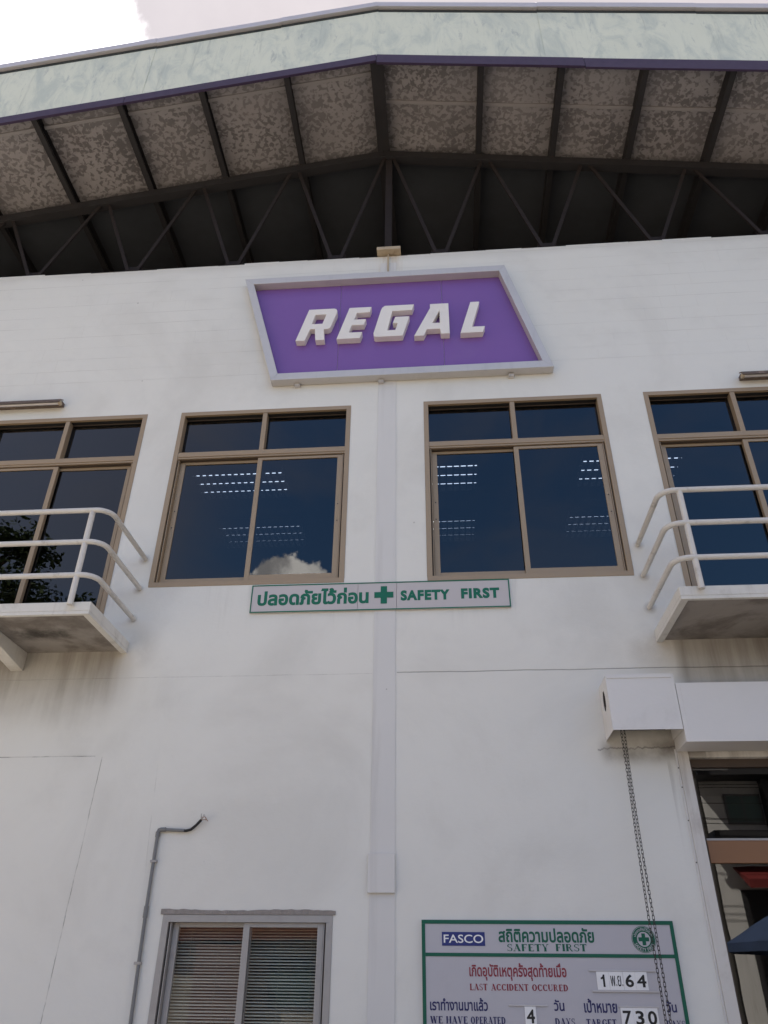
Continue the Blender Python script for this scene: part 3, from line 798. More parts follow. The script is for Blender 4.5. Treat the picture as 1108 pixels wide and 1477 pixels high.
# balconies -------------------------------------------------------------------
def arcpts(c, r, a0, a1, n, z):
    return [(c[0] + r * math.cos(math.radians(a0 + (a1 - a0) * i / n)), c[1] + r * math.sin(math.radians(a0 + (a1 - a0) * i / n)), z) for i in range(n + 1)]
def balcony(xe, xo, side, label):
    """xe: the end seen in the photo, xo: the far end; side=+1 when the seen end is the right one"""
    yf = -.885
    a, b = sorted((xe, xo))
    s = MB().box(a, b, yf, -.0005, 4.262, 4.345).build('balcony', concm, B, bevel=.006)
    s['label'] = label
    # edge upstand below the slab: drip lip on three sides
    lip = MB(); lip.box(a, b, yf, yf + .035, 4.232, 4.2615)
    for xx in (a, b - .06): lip.box(xx, xx + .06, yf + .0355, -.0005, 4.232, 4.2615)
    lip.build('drip_lip', concm, s, bevel=.003)
    MB().box(a + .061, b - .061, yf + .036, -.001, 4.255, 4.2617).build('slab_soffit', soffm, s)
    for k in (0, 1):
        bx = (xe - side * 1.02) if k == 0 else (xo + side * .5)
        m_ = MB(); p = [(-.0005, 4.235 - .0), (-.86, 4.2545), (-.86, 4.19), (-.0005, 4.06)]
        m_ = MB(); m_.add([(bx + dx_, y_, z_) for dx_ in (-.06, .06) for y_, z_ in [(-.0005, 4.2545), (-.84, 4.2545), (-.84, 4.19), (-.0005, 4.08)]],
                          [(0, 1, 2, 3), (7, 6, 5, 4), (0, 4, 5, 1), (1, 5, 6, 2), (2, 6, 7, 3), (3, 7, 4, 0)])
        m_.build('bracket', concm, s, bevel=.004)
    r = .024; yr = -.93; R = .13; xr = xe
    for z in (5.225, 4.90, 4.575):
        pts = [(xr, .01, z), (xr, yr + R, z)] + arcpts((xr - side * R, yr + R), R, 0 if side > 0 else 180, -90 if side > 0 else 270, 8, z)[1:] 
        pts += [(xo + side * R, yr, z)] + arcpts((xo + side * R, yr + R), R, 270 if side > 0 else -90, 180 if side > 0 else 0, 8, z)[1:] + [(xo, .01, z)]
        MB().tube(pts, r, 14).build('rail', railm, s, smooth=True)
    n = 4
    for k in range(n):
        xx = xe - side * .16 + (xo + side * .16 - (xe - side * .16)) * k / (n - 1)
        MB().tube([(xx, yr + .006, 4.30), (xx, yr + .006, 5.215)], .025, 14).build('post', railm, s, smooth=True)
    return s
balcony(-2.93, -6.25, 1, 'left balcony with white pipe railing and stained soffit')
balcony(1.875, 5.25, -1, 'right balcony with white pipe railing over the shutter box')

# ================================================================== THINGS ON THE WALL
# REGAL sign
sg = thing('wall_sign', 'large purple trapezoid sign with raised white letters high on the wall', 'sign')
out = [(-2.315, 9.115), (.893, 9.115), (1.313, 7.43), (-1.842, 7.42)]
inn = [(-2.205, 9.013), (.820, 9.018), (1.200, 7.53), (-1.800 + .022, 7.515)]
inn = [(-2.195, 9.018), (.822, 9.02), (1.198, 7.527), (-1.772, 7.517)]
for i in range(4):
    j = (i + 1) % 4
    e = .0008
    MB().prism([out[i], out[j], inn[j], inn[i]], -.115, -.004).build('frame_side', signgrey, sg, bevel=.003)
def xa_(z, a, b): return a[0] + (b[0] - a[0]) * (z - a[1]) / (b[1] - a[1])
pt, pb = 9.03, 7.505
L0, L1 = (xa_(pt, inn[0], inn[3]), pt), (xa_(pb, inn[0], inn[3]), pb)
R0, R1 = (xa_(pt, inn[1], inn[2]), pt), (xa_(pb, inn[1], inn[2]), pb)
for q4 in ([(L0[0] - .015, pt), (-1.112, pt), (-1.112, pb), (L1[0] - .015, pb)], [(-1.108, pt), (.118, pt), (.118, pb), (-1.108, pb)], [(.122, pt), (R0[0] + .015, pt), (R1[0] + .015, pb), (.122, pb)]):
    MB().prism(q4, -.012, -.0055).build('sign_panel', purple, sg)
LET = {'R': ([(-1.45, 8.42), (-1.15, 8.42), (-1.128, 8.41), (-1.115, 8.385), (-1.115, 8.355), (-1.178, 8.13), (-1.19, 8.105), (-1.22, 8.09), (-1.26, 8.09), (-1.245, 7.92), (-1.35, 7.92), (-1.365, 8.1), (-1.42, 8.1), (-1.475, 7.92), (-1.58, 7.925)],
             [(-1.37, 8.33), (-1.24, 8.33), (-1.28, 8.18), (-1.405, 8.18)]),
       'E': ([(-.97, 8.415), (-.71, 8.415), (-.728, 8.33), (-.88, 8.325), (-.908, 8.22), (-.77, 8.22), (-.795, 8.13), (-.935, 8.13), (-.965, 8.015), (-.81, 8.015), (-.835, 7.92), (-1.105, 7.92)], None),
       'A': ([(-.025, 8.41), (.19, 8.41), (.19, 7.925), (.09, 7.925), (.083, 8.005), (-.07, 8.005), (-.105, 7.91), (-.215, 7.91), (-.025, 8.345)], [(.083, 8.30), (.083, 8.10), (-.005, 8.10)]),
       'L': ([(.445, 8.41), (.55, 8.41), (.445, 8.01), (.592, 8.01), (.562, 7.92), (.31, 7.92)], None),
       'G': ([(-.21, 8.42), (-.235, 8.33), (-.465, 8.325), (-.522, 8.02), (-.43, 8.02), (-.402, 8.13), (-.46, 8.13), (-.43, 8.23), (-.265, 8.23), (-.345, 7.925), (-.655, 7.925), (-.676, 7.94), (-.68, 7.985), (-.60, 8.345), (-.585, 8.39), (-.555, 8.42)], None)}
k_ = 6.405 / 6.3
for ch in 'REGAL':
    o_, h_ = LET[ch]
    f_ = lambda L: [(a * k_, 1.6 + (b - 1.6) * k_) for a, b in L]
    lo = MB().prism(f_(o_), -.098, -.0125, f_(h_) if h_ else None).build('raised_letter', letterm, sg, bevel=.003)
for xx in (-1.55, -.6, .85): box('fixing_bracket', signgrey, sg, xx - .03, xx + .03, -.05, -.0005, 7.385, 7.418)

# narrow SAFETY FIRST banner
bn = thing('safety_banner', 'long narrow pale sign with green Thai words, cross and SAFETY FIRST', 'sign')
ys = -.022
for a, b in ((-1.81, -.790), (-.787, -.424), (-.421, .632)): box('sign_panel', bannerm, bn, a, b, ys, -.0075, 4.602, 4.889, bevel=.001)
fr_ = MB()
for q4 in ((-1.81, .632, 4.602, 4.613), (-1.81, .632, 4.878, 4.889), (-1.81, -1.799, 4.6135, 4.8775), (.621, .632, 4.6135, 4.8775)):
    fr_.box(q4[0], q4[1], ys - .003, ys - .0012, q4[2], q4[3])
fr_.build('border', green, bn)
text('thai_lettering', 'ปลอดภัยไว้ก่อน', green, bn, -1.745, -.685, 4.672, 4.842, ys - .0015, bold=.040)
text('lettering', 'SAFETY', green, bn, -.385, .075, 4.690, 4.797, ys - .0015, bold=.058, spacing=1.16)
text('lettering', 'FIRST', green, bn, .180, .535, 4.695, 4.802, ys - .0015, bold=.058, spacing=1.16)
MB().prism([(-.572, 4.845), (-.512, 4.845), (-.512, 4.785), (-.452, 4.785), (-.452, 4.725), (-.512, 4.725), (-.512, 4.665), (-.572, 4.665), (-.572, 4.725), (-.632, 4.725), (-.632, 4.785), (-.572, 4.785)], ys - .0025, ys - .001).build('green_cross', green, bn)

# statistics board
bd = thing('statistics_board', 'green framed grey accident record board low on the wall, with number cards', 'notice board')
yb0 = -.028
box('board_panel', boardm, bd, -.232, 1.602, yb0, -.001, .78, 2.056, bevel=.001)
fr_ = MB(); g_ = .026
for q4 in ((-.232, 1.602, 2.03, 2.056), (-.232, 1.602, .78, .806), (-.232, -.206, .8065, 2.0295), (1.576, 1.602, .8065, 2.0295), (-.2055, 1.5755, 1.82, 1.843)):
    fr_.box(q4[0], q4[1], yb0 - .0035, yb0 - .0008, q4[2], q4[3])
fr_.build('border', green2, bd)
yt = yb0 - .0018
box('logo_plate', bluelogo, bd, -.083, .232, yb0 - .003, yb0 - .0006, 1.888, 1.977)
text('logo_lettering', 'FASCO', cardm, bd, -.070, .220, 1.906, 1.960, yb0 - .0045, bold=.010)
text('thai_lettering', 'สถิติความปลอดภัย', green2, bd, .332, 1.024, 1.912, 2.008, yt, bold=.028)
serif('lettering', 'SAFETY', green2, bd, .392, .690, 1.856, 1.902, yt); serif('lettering', 'FIRST', green2, bd, .742, .962, 1.858, 1.904, yt)
text('thai_lettering', 'เกิดอุบัติเหตุครั้งสุดท้ายเมื่อ', redp, bd, .108, .80, 1.672, 1.782, yt, bold=.024)
for w_, a, b in (('LAST', .108, .232), ('ACCIDENT', .258, .522), ('OCCURED', .548, .800)): serif('lettering', w_, redp, bd, a, b, 1.612, 1.652, yt)
text('thai_lettering', 'เราทำงานมาแล้ว', navy, bd, -.180, .228, 1.488, 1.566, yt, bold=.024)
for w_, a, b in (('WE', -.180, -.092), ('HAVE', -.068, .082), ('OPERATED', .104, .345)): serif('lettering', w_, navy, bd, a, b, 1.412, 1.455, yt)
text('thai_lettering', 'วัน', navy, bd, .690, .762, 1.494, 1.562, yt, bold=.024)
serif('lettering', 'DAYS', navy, bd, .690, .825, 1.410, 1.452, yt)
text('thai_lettering', 'เป้าหมาย', navy, bd, .898, 1.125, 1.486, 1.570, yt, bold=.024)
serif('lettering', 'TARGET', navy, bd, .902, 1.108, 1.408, 1.450, yt)
text('thai_lettering', 'วัน', navy, bd, 1.462, 1.532, 1.494, 1.560, yt, bold=.024)
serif('lettering', 'DAYS', navy, bd, 1.448, 1.572, 1.406, 1.448, yt)
# round safety emblem
ec, er = (1.377, 1.937), .086
def disc(c, r0, r1, y, name, m, par, n=40):
    m_ = MB(); vs = []
    for i in range(n):
        a = 2 * math.pi * i / n
        vs += [(c[0] + r1 * math.cos(a), y, c[1] + r1 * math.sin(a)), (c[0] + r0 * math.cos(a), y, c[1] + r0 * math.sin(a))]
    m_.add(vs, [(2 * i, 2 * ((i + 1) % n), 2 * ((i + 1) % n) + 1, 2 * i + 1) for i in range(n)])
    return m_.build(name, m, par, fix=False)
em = disc(ec, .0001, er, yt - .0006, 'emblem', green2, bd)
disc(ec, er * .93, er * .96, yt - .0010, 'emblem_ring', boardm, em); disc(ec, .0001, er * .60, yt - .0010, 'emblem_field', boardm, em)
disc(ec, er * .55, er * .60, yt - .0014, 'emblem_ring', green2, em)
a_ = er * .44; b_ = er * .15
MB().prism([(ec[0] + x_, ec[1] + z_) for x_, z_ in ((-b_, a_), (b_, a_), (b_, b_), (a_, b_), (a_, -b_), (b_, -b_), (b_, -a_), (-b_, -a_), (-b_, -b_), (-a_, -b_), (-a_, b_), (-b_, b_))], yt - .0026, yt - .0016).build('green_cross', green2, em)
def ring_text(s_, a0, a1, flip):
    V_, F_ = glyph_tris(s_, .01, res=2)
    xs_ = [p[0] for p in V_]; x0, x1 = min(xs_), max(xs_)
    zs_ = [p[1] for p in V_]; z0, z1 = min(zs_), max(zs_)
    Q = []
    for p in V_:
        u = (p[0] - x0) / (x1 - x0); a = math.radians(a0 + (a1 - a0) * u); v = (p[1] - z0) / (z1 - z0)
        r = er * ((.65 + .24 * v) if not flip else (.89 - .24 * v))
        Q.append((ec[0] + r * math.cos(a), yt - .0016, ec[1] + r * math.sin(a)))
    M_ = MB(); M_.v = Q; M_.f = list(F_); M_.build('emblem_lettering', boardm, em, fix=False)
ring_text('ปลอดภัยไว้ก่อน', 165, 15, False); ring_text('SAFETY FIRST', 202, 338, True)
# card slots
def slot(x0, x1, z0, z1):
    s = box('card_slot', slotm, bd, x0, x1, yb0 - .009, yb0 - .0008, z1, z1 + .010, bevel=.001)
    box('slot_rail', slotm, s, x0 + .01, x1 + .01, yb0 - .011, yb0 - .0008, z0 - .012, z0, bevel=.001)
slot(.958, 1.425, 1.622, 1.735); slot(.375, .645, 1.395, 1.520); slot(1.135, 1.41, 1.395, 1.520)
def card(x0, x1, z0, z1, s_, label, box_=None, bold=.022):
    c = box('number_card', cardm, None, x0, x1, yb0 - .007, yb0 - .0015, z0, z1, bevel=.0006)
    tag(c, label, 'number card', 'number cards in the slots of the accident board')
    a, b, d, e = box_ or (.24, .78, .18, .84)
    w, h = x1 - x0, z1 - z0
    if s_ == '1':
        X_ = lambda u: x0 + w * u; Z_ = lambda v: z0 + h * v
        MB().prism([(X_(a_), Z_(b_)) for a_, b_ in ((.64, .84), (.52, .84), (.46, .72), (.32, .66), (.32, .57), (.48, .60), (.48, .16), (.64, .16))], yb0 - .0084, yb0 - .0072).build('numeral', blackm, c)
        return
    text('numeral', s_, blackm, c, x0 + w * a, x0 + w * b, z0 + h * d, z0 + h * e, yb0 - .0084, bold=bold)
card(1.008, 1.094, 1.623, 1.734, '1', 'white card printed 1, leftmost in the date slot', (.34, .62, .16, .84))
card(1.095, 1.192, 1.623, 1.734, 'พ.ย.', 'white card printed with the Thai month, second in the date slot', (.08, .95, .20, .78), .006)
card(1.194, 1.276, 1.623, 1.734, '6', 'white card printed 6, right of the Thai month card', (.14, .84, .16, .86))
card(1.277, 1.360, 1.623, 1.734, '4', 'white card printed 4, at the right end of the date slot', (.10, .88, .16, .84))
card(.484, .562, 1.396, 1.519, '4', 'white card printed 4, alone in the slot after WE HAVE OPERATED', (.14, .86, .20, .86))
card(1.146, 1.229, 1.396, 1.519, '7', 'white card printed 7, first of the three after TARGET', (.14, .84, .20, .86))
card(1.230, 1.313, 1.396, 1.519, '3', 'white card printed 3, between the 7 card and the 0 card', (.16, .84, .20, .86))
card(1.314, 1.398, 1.396, 1.519, '0', 'white card printed 0, last of the three after TARGET', (.14, .86, .20, .86))

# venetian blind in the small window
vb = thing('venetian_blind', 'cream venetian blind drawn inside the grey ground floor window', 'blind')
box('head_rail', alum, vb, -2.16, -.965, .13, .165, 2.005, 2.03)
sm = None
z = 1.992; k = 0
while z > .98:
    if sm is None:
        m_ = MB(); vs = []; n = 4
        for i in range(n + 1):
            u = i / n - .5; a = math.radians(25)
            dy_, dz_ = u * .024 * math.cos(a), -u * .024 * math.sin(a) * -1
            cr = .0022 * (1 - 4 * u * u)
            for xx in (-.5975, .5975): vs.append((xx, dy_ , dz_ + cr))
        m_.add(vs, [(2 * i, 2 * i + 1, 2 * i + 3, 2 * i + 2) for i in range(n)])
        o = m_.build('blind_slat', blindm, vb, fix=False); sm = o
    else:
        o = sm.copy(); C.objects.link(o)
    o.location = (-1.5625 + random.uniform(-.001, .001), .148, z); o.rotation_euler = (random.uniform(-.06, .06), random.uniform(-.002, .002), 0)
    z -= .0205
box('bottom_rail', alum, vb, -2.16, -.965, .14, .16, .955, .972)
for xx in (-2.02, -1.8, -1.56, -1.32, -1.08):
    MB().tube([(xx, .133, 1.98), (xx, .133, .96)], .0012, 5).build('ladder_cord', cordm, vb)
# dark room things behind the blind need nothing: the blind hides them

# conduit
cd = thing('electrical_conduit', 'grey conduit climbing the wall to a bare cable end', 'conduit')
yc = -.022
MB().tube([(-2.33, yc, 0), (-2.345, yc, 1.38), (-2.36, yc, 2.12)], .0135, 12).build('pipe', pvc, cd, smooth=True)
MB().tube([(-2.36, yc, 2.06), (-2.36, yc, 2.14)], .018, 12).build('coupling', pvc, cd, smooth=True)
MB().tube([(-2.36, yc, 2.12), (-2.362, yc, 2.66)], .0135, 12).build('pipe', pvc, cd, smooth=True)
MB().tube([(-2.362, yc, 2.64), (-2.362, yc, 2.675), (-2.355, yc, 2.69), (-2.34, yc, 2.695), (-2.30, yc, 2.696)], .0175, 12).build('elbow', pvc, cd, smooth=True)
MB().tube([(-2.31, yc, 2.695), (-2.145, yc, 2.688)], .0125, 12).build('pipe', pvc, cd, smooth=True)
MB().tube([(-2.185, yc, 2.688), (-2.13, yc, 2.686), (-2.09, yc - .005, 2.695), (-2.05, yc - .012, 2.725), (-2.01, yc - .02, 2.765)], .011, 10).build('cable', rubber_shade, cd, smooth=True)
for dx_, dz_, e in ((.03, .012, -.01), (.012, .035, .02), (.035, -.01, .0), (-.004, .03, -.03)):
    MB().tube([(-2.012, yc - .02, 2.763), (-2.0 + dx_ * .5, yc - .03 + e, 2.775 + dz_), (-1.995 + dx_, yc - .035 + e, 2.77 + dz_ * .6), (-1.985 + dx_, yc - .03 + e, 2.755 + dz_ * .2)], .0028, 6).build('wire', wirem if dx_ > .02 else alum, cd)
for zz in (1.75, 2.45): box('clip', alum, cd, -2.385, -2.335, -.037, -.0005, zz, zz + .018)

# wall battens (old strip lamps)
def strip_lamp(x0, x1, z, label):
    o = thing('strip_lamp', label, 'wall lamp', 'rusty strip lamps above the balcony windows')
    box('back_box', lampm, o, x0 + .01, x1 - .01, -.06, -.0005, z + .01, z + .06, bevel=.004)
    m_ = MB(); p = [(-.065, z + .075), (-.13, z + .03), (-.135, z - .01), (-.128, z - .01), (-.122, z + .026), (-.06, z + .066)]
    n = len(p); m_.add([(x, y, zz) for x in (x0, x1) for y, zz in p], [tuple(range(n)), tuple(reversed(range(n, 2 * n)))] + [(i, i + n, (i + 1) % n + n, (i + 1) % n) for i in range(n)])
    m_.build('shade', lampm, o)
    MB().tube([(x0 + .015, -.095, z - .002), (x1 - .015, -.095, z - .002)], .018, 12).build('tube', slotm, o, smooth=True)
    for xx in (x0 + .002, x1 - .022):
        MB().tube([(xx, -.095, z), (xx + .02, -.095, z)], .030, 14).build('end_cap', capm, o, smooth=True)
strip_lamp(-5.55, -4.25, 7.24, 'rusty brown strip lamp on the wall above the left balcony window')
strip_lamp(3.26, 4.56, 7.19, 'rusty brown strip lamp on the wall above the right balcony window')

# shutter motor box and housing
hb = thing('shutter_box', 'white sheet metal shutter motor box with a round hole in its side', 'shutter box')
bx0, bx1, by, bz0, bz1 = 1.318, 1.862, -.33, 3.372, 3.822
box('front_panel', boxm, hb, bx0, bx1, by, by + .004, bz0, bz1)
box('top_panel', boxm, hb, bx0, bx1, by + .0045, -.001, bz1 - .004, bz1)
flash = box('top_flashing', boxm, hb, bx0 + .01, bx1 - .02, by - .006, by - .0005, bz1 - .028, bz1 + .004)
# left side in two pieces, the upper one with the hole
hc, hr = (-.155, 3.66), .068
m_ = MB(); n = 24
def side_piece(poly, hole, name):
    mm = MB().prism(poly, 0, .004, hole)
    mm.v = [(bx0 + .0003 + y, x, z) for x, y, z in mm.v]
    return mm.build(name, boxm, hb)
side_piece([(by + .0045, 3.585), (-.001, 3.515), (-.001, bz1 - .0045), (by + .0045, bz1 - .0045)], [(hc[0] + hr * .8 * math.cos(2 * math.pi * i / n), hc[1] + hr * 1.25 * math.sin(2 * math.pi * i / n)) for i in range(n)], 'side_panel')
side_piece([(by + .0045, bz0), (-.001, bz0), (-.001, 3.512), (by + .0045, 3.582)], None, 'side_panel')
mm = MB().tube([(bx0 + .004, hc[0], hc[1]), (bx0 + .12, hc[0], hc[1])], .045, 18).build('motor_shaft', trussm, hb)
box('motor_body', trussm, hb, 1.45, 1.80, -.24, -.06, 3.44, 3.70, bevel=.01)
box('right_panel', boxm, hb, bx1 - .0045, bx1 - .0005, by + .0045, -.001, bz0, bz1 - .0045)
hs = thing('roller_shutter_housing', 'long white roller shutter housing above the shop glazing', 'shutter housing')
mh = MB(); hx0, hx1, hz0, hz1 = bx1 + .004, 4.85, 3.272, 3.745
box('front_panel', boxm, hs, hx0 + .0, 3.6, by - .004, by, hz0, hz1); box('front_panel', boxm, hs, 3.603, hx1, by - .004, by, hz0, hz1)
box('top_panel', boxm, hs, hx0, hx1, by + .0005, -.001, hz1 - .004, hz1)
box('soffit_panel', boxm, hs, hx0, hx1, by + .0005, -.03, hz0 + .002, hz0 + .006)
box('end_panel', boxm, hs, hx0, hx0 + .004, by + .0005, -.001, hz0 + .0065, hz1 - .0045)
box('joint_strip', boxm, hs, 1.90, 1.93, by - .0065, by - .0045, hz0 + .09, hz1 - .01)
box('end_panel', boxm, hs, hx1 - .004, hx1, by + .0005, -.001, hz0 + .0065, hz1 - .0045)

# hoist chain
ch = MB()
def link(c, ang, tilt, L=.034, Wd=.017, r=.0023):
    pts = []; n = 12
    for i in range(n):
        a = 2 * math.pi * i / n; x_ = math.cos(a) * Wd / 2; z_ = math.sin(a) * Wd / 2 + (L - Wd) / 2 * (1 if math.sin(a) >= 0 else -1)
        v = Matrix.Rotation(ang, 3, 'Z') @ (Matrix.Rotation(tilt, 3, 'Y') @ Vector((x_, 0, z_))); pts.append(Vector(c) + v)
    o = len(ch.v); k = 5
    for i in range(n):
        d = (pts[(i + 1) % n] - pts[i - 1]).normalized(); a = Vector((math.cos(ang + 1.57), math.sin(ang + 1.57), 0)); w_ = d.cross(a).normalized()
        for j in range(k): ch.v.append(tuple(pts[i] + a * math.cos(2 * math.pi * j / k) * r + w_ * math.sin(2 * math.pi * j / k) * r))
    for i in range(n):
        for j in range(k): ch.f.append((o + i * k + j, o + ((i + 1) % n) * k + j, o + ((i + 1) % n) * k + (j + 1) % k, o + i * k + (j + 1) % k))
for s_, xo in ((0, 1.399), (1, 1.432)):
    z = 3.44; i = 0
    while z > .86:
        u = (3.44 - z)
        pinch = -.010 * math.sin(u * 2.4) if s_ else .006 * math.sin(u * 3.1 + 1)
        link((xo + pinch + (.0 if not s_ else -.004 * u), -.215 + .006 * math.sin(u * 4 + s_), z), (i % 2) * 1.57 + .6 + .35 * math.sin(u * 5 + s_ * 2), 0.02 * math.sin(u * 7)); i += 1; z -= .027
for i in range(3): link((1.399 + .008 * i, -.215, .845 - .008 * (1 - abs(i - 1))), i * 1.57 + .6, 1.2 - i * 1.2)
tag(ch.build('hoist_chain', chainm, smooth=True, fix=False), 'dark steel pull chain hanging in two strands from the shutter motor box', 'chain')

# ================================================================== ACROSS THE STREET (seen mirrored in the panes)
cream = mat('house_cream', (.62, .56, .47), .8, var=.08, nscale=1, streak=.3)
pinkw = mat('house_pink', (.50, .32, .28), .8, var=.08)
whitew = mat('house_white', (.66, .66, .66), .8, var=.06, nscale=1, streak=.25)
greyw = mat('house_grey', (.22, .22, .23), .8, var=.1, streak=.3)
darkw = mat('house_dark', (.035, .035, .04), .7)
tilem = mat('roof_tile', (.24, .10, .07), .8, var=.25, nscale=6)
greyt = mat('roof_grey', (.16, .16, .17), .7)
wing = mat('house_window_green', (.10, .17, .16), .3)
wingw = mat('house_wing_grey', (.06, .06, .065), .8)
redm = mat('awning_red', (.16, .02, .02), .7, var=.4, nscale=2)
bluem = mat('parasol_blue', (.035, .06, .13), .7, var=.5, nscale=3)
woodp = mat('pole_concrete', (.10, .095, .09), .85, var=.1)
wirek = mat('wire_black', (.012, .012, .012), .6)
FY = -15.9
def house_windows(par, xs_, zs_, w, h, y):
    for zz in zs_:
        for xx in xs_:
            f = box('window', greyt, par, xx, xx + w, y, y + .05, zz, zz + h)
            for k in range(2): box('window_pane', wing, f, xx + .05 + k * (w - .06) / 2, xx + .0 + (k + 1) * (w - .06) / 2, y + .0505, y + .056, zz + .05, zz + h - .05)
h1 = thing('townhouse', 'white and grey townhouse across the road with green glass windows', 'house')
MB().box(6.9, 8.5, -24, FY, 0, 8.6).build('wall', whitew, h1); MB().box(8.503, 12.5, -24, FY + .3, 0, 8.6).build('wall', wingw, h1); house_windows(h1, (7.5,), (5.5,), .95, .76, FY + .001); house_windows(h1, (9.4, 11.0), (5.5, 7.4), .95, .76, FY + .301); box('eave', darkw, h1, 6.7, 12.6, FY + .001, FY + .8, 6.62, 7.3)
box('ledge', darkw, h1, 6.8, 12.6, FY + .001, FY + .9, 4.95, 5.2); box('shop_front', darkw, h1, 7.45, 12.3, FY + .001, FY + .05, .1, 3.9)
box('roof', greyt, h1, 6.8, 12.6, -24.1, FY + .1, 8.601, 8.75)
m_ = MB(); m_.add([(7.35, FY + .06, 4.45), (12.4, FY + .06, 4.45), (12.4, FY + 1.1, 4.05), (7.35, FY + 1.1, 4.05), (7.35, FY + .06, 4.43), (12.4, FY + .06, 4.43), (12.4, FY + 1.1, 3.85), (7.35, FY + 1.1, 3.85)],
                  [(0, 1, 2, 3), (7, 6, 5, 4), (2, 6, 7, 3), (0, 3, 7, 4), (1, 5, 6, 2)]); m_.build('awning', redm, h1)
h2 = thing('shop_block', 'low grey concrete shop block beside the white townhouse', 'house')
MB().box(-.5, 6.7, -24, FY - .6, 0, 5.1).build('wall', greyw, h2); house_windows(h2, (.6, 2.6, 4.6), (3.2,), 1.2, 1.0, FY - .599); box('roof', greyt, h2, -.7, 6.8, -24.1, FY - .4, 5.101, 5.25)
box('shutter', alum, h2, .3, 2.9, FY - .599, FY - .55, .1, 2.6); box('shutter', alum, h2, 3.6, 6.2, FY - .599, FY - .55, .1, 2.6)
h3 = thing('bungalow', 'cream and pink bungalow with a tiled roof across the road', 'house')
MB().box(-9.5, -3.2, -23, FY - .4, 0, 2.75).build('wall', cream, h3)
box('porch_wall', pinkw, h3, -6.6, -5.3, FY - .399, FY + .3, 0, 2.6); house_windows(h3, (-8.6, -4.8), (1.2,), 1.2, 1.1, FY - .399)
m_ = MB(); m_.add([(-9.9, FY, 2.70), (-2.8, FY, 2.70), (-2.8, -23.3, 2.70), (-9.9, -23.3, 2.70), (-8.5, -19.5, 4.3), (-4.2, -19.5, 4.3)], [(0, 1, 5, 4), (1, 2, 5), (2, 3, 4, 5), (3, 0, 4), (3, 2, 1, 0)]); m_.build('roof', tilem, h3)
# utility pole and wires
up_ = thing('utility_pole', 'concrete utility pole with crossarm and insulators across the road', 'utility pole')
px_, py_ = 5.72, -11.9 - 2.9
px_ = 6.45
MB().tube([(px_, py_, 0), (px_, py_, 9.0)], [.17, .11], 12).build('pole', woodp, up_, smooth=True)
box('crossarm', greyt, up_, px_ - .9, px_ + .9, py_ + .12, py_ + .20, 6.62, 6.72)
for k in (-.8, -.4, .4, .8): MB().tube([(px_ + k, py_ + .16, 6.72), (px_ + k, py_ + .16, 6.9)], .05, 8).build('insulator', greyw, up_)
for k, zz in enumerate((6.9, 6.25, 6.16, 5.80, 5.42, 5.38, 5.30)):
    w_ = MB(); pts = [(px_ + (x_ - px_), py_ + .16 + (k % 3) * .05, zz + .0012 * (x_ - px_) ** 2 - .06 * math.sin((x_ - px_) / 30 * math.pi) + random.uniform(-.005, .005) - .01 * k * (x_ - px_) / 8) for x_ in [-24 + 2 * i for i in range(30)]]
    o = w_.tube(pts, .009, 5).build('overhead_wire', wirek); tag(o, 'black overhead cable along the road, one of a sagging bundle', 'cable', 'overhead cables along the road')
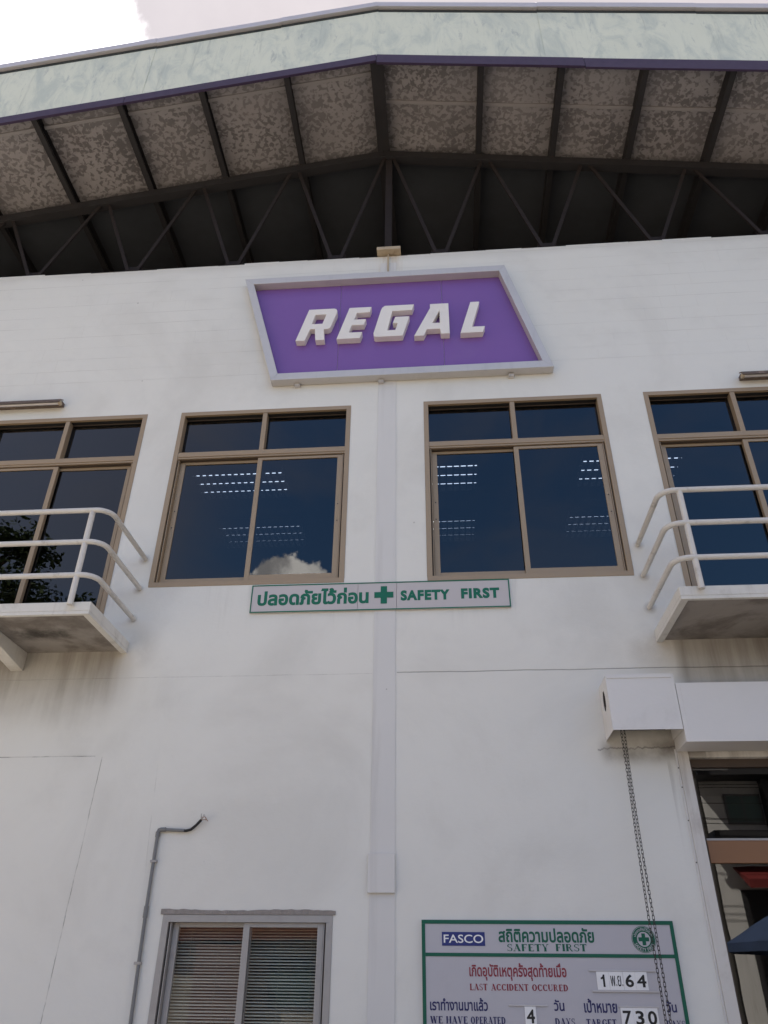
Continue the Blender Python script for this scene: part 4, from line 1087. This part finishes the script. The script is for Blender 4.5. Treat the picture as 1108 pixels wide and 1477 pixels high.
# parasol
pa = thing('parasol', 'blue parasol standing in the yard beside the shop glazing', 'parasol')
pc = (5.75, -8.9)
MB().tube([(pc[0], pc[1], 0), (pc[0], pc[1], 2.9)], .025, 8).build('pole', alum, pa)
m_ = MB(); n = 8; vs = [(pc[0], pc[1], 2.92)]
for i in range(n): a = 2 * math.pi * i / n; vs.append((pc[0] + 1.05 * math.cos(a), pc[1] + 1.05 * math.sin(a), 2.36))
for i in range(n): a = 2 * math.pi * i / n; vs.append((pc[0] + 1.05 * math.cos(a), pc[1] + 1.05 * math.sin(a), 2.22))
m_.add(vs, [(0, 1 + i, 1 + (i + 1) % n) for i in range(n)] + [(1 + i, 1 + (i + 1) % n, 1 + n + (i + 1) % n, 1 + n + i) for i in range(n)]); m_.build('canopy', bluem, pa, fix=False)
box('base', greyw, pa, pc[0] - .25, pc[0] + .25, pc[1] - .25, pc[1] + .25, 0, .12)
# tree
leafm = mat('leaves', (.05, .085, .03), .7, var=.4, nscale=3); barkm = mat('bark', (.10, .075, .055), .9, var=.2)
def tree(x, y, H, R, label, seed, nleaf=9000):
    rnd = random.Random(seed)
    t_ = thing('tree', label, 'tree')
    tk = MB(); tk.tube([(x, y, 0), (x + .1, y, H * .3), (x - .05, y + .1, H * .62), (x, y, H * .9)], [.28, .2, .12, .03], 9)
    cl = []
    for k in range(26):
        zz = H * rnd.uniform(.38, .98); a = rnd.uniform(0, 6.28); rr = R * (1.05 - (zz / H - .38) * 1.3) * rnd.uniform(.35, 1)
        c = (x + rr * math.cos(a), y + rr * math.sin(a), zz); cl.append((c, rnd.uniform(.5, 1.05)))
        tk.tube([(x, y, zz - rr * .5 - .4), ((x + c[0]) / 2, (y + c[1]) / 2, zz - rr * .2), c], [.06, .04, .012], 5)
    tk.build('trunk', barkm, t_)
    cr = MB()
    for i in range(nleaf):
        c, r = cl[rnd.randrange(len(cl))]
        v = Vector((rnd.gauss(0, 1), rnd.gauss(0, 1), rnd.gauss(0, .6))).normalized() * r * rnd.random() ** .4
        p = Vector(c) + v; u = Vector((rnd.gauss(0, 1), rnd.gauss(0, 1), rnd.gauss(0, .5))).normalized(); w_ = u.cross(Vector((rnd.gauss(0, 1), rnd.gauss(0, 1), rnd.gauss(0, 1)))).normalized()
        l = rnd.uniform(.08, .16)
        cr.add([p - u * l, p + w_ * l * .4, p + u * l, p - w_ * l * .4], [(0, 1, 2, 3)])
    cr.build('crown', leafm, t_, fix=False)
tree(-16.2, -16.1, 16.6, 4.9, 'tall leafy tree across the road, mirrored in the left balcony window', 3)
tree(-12.6, -17.5, 13.6, 2.2, 'slimmer tree beside the tall one across the road', 5, 5000)
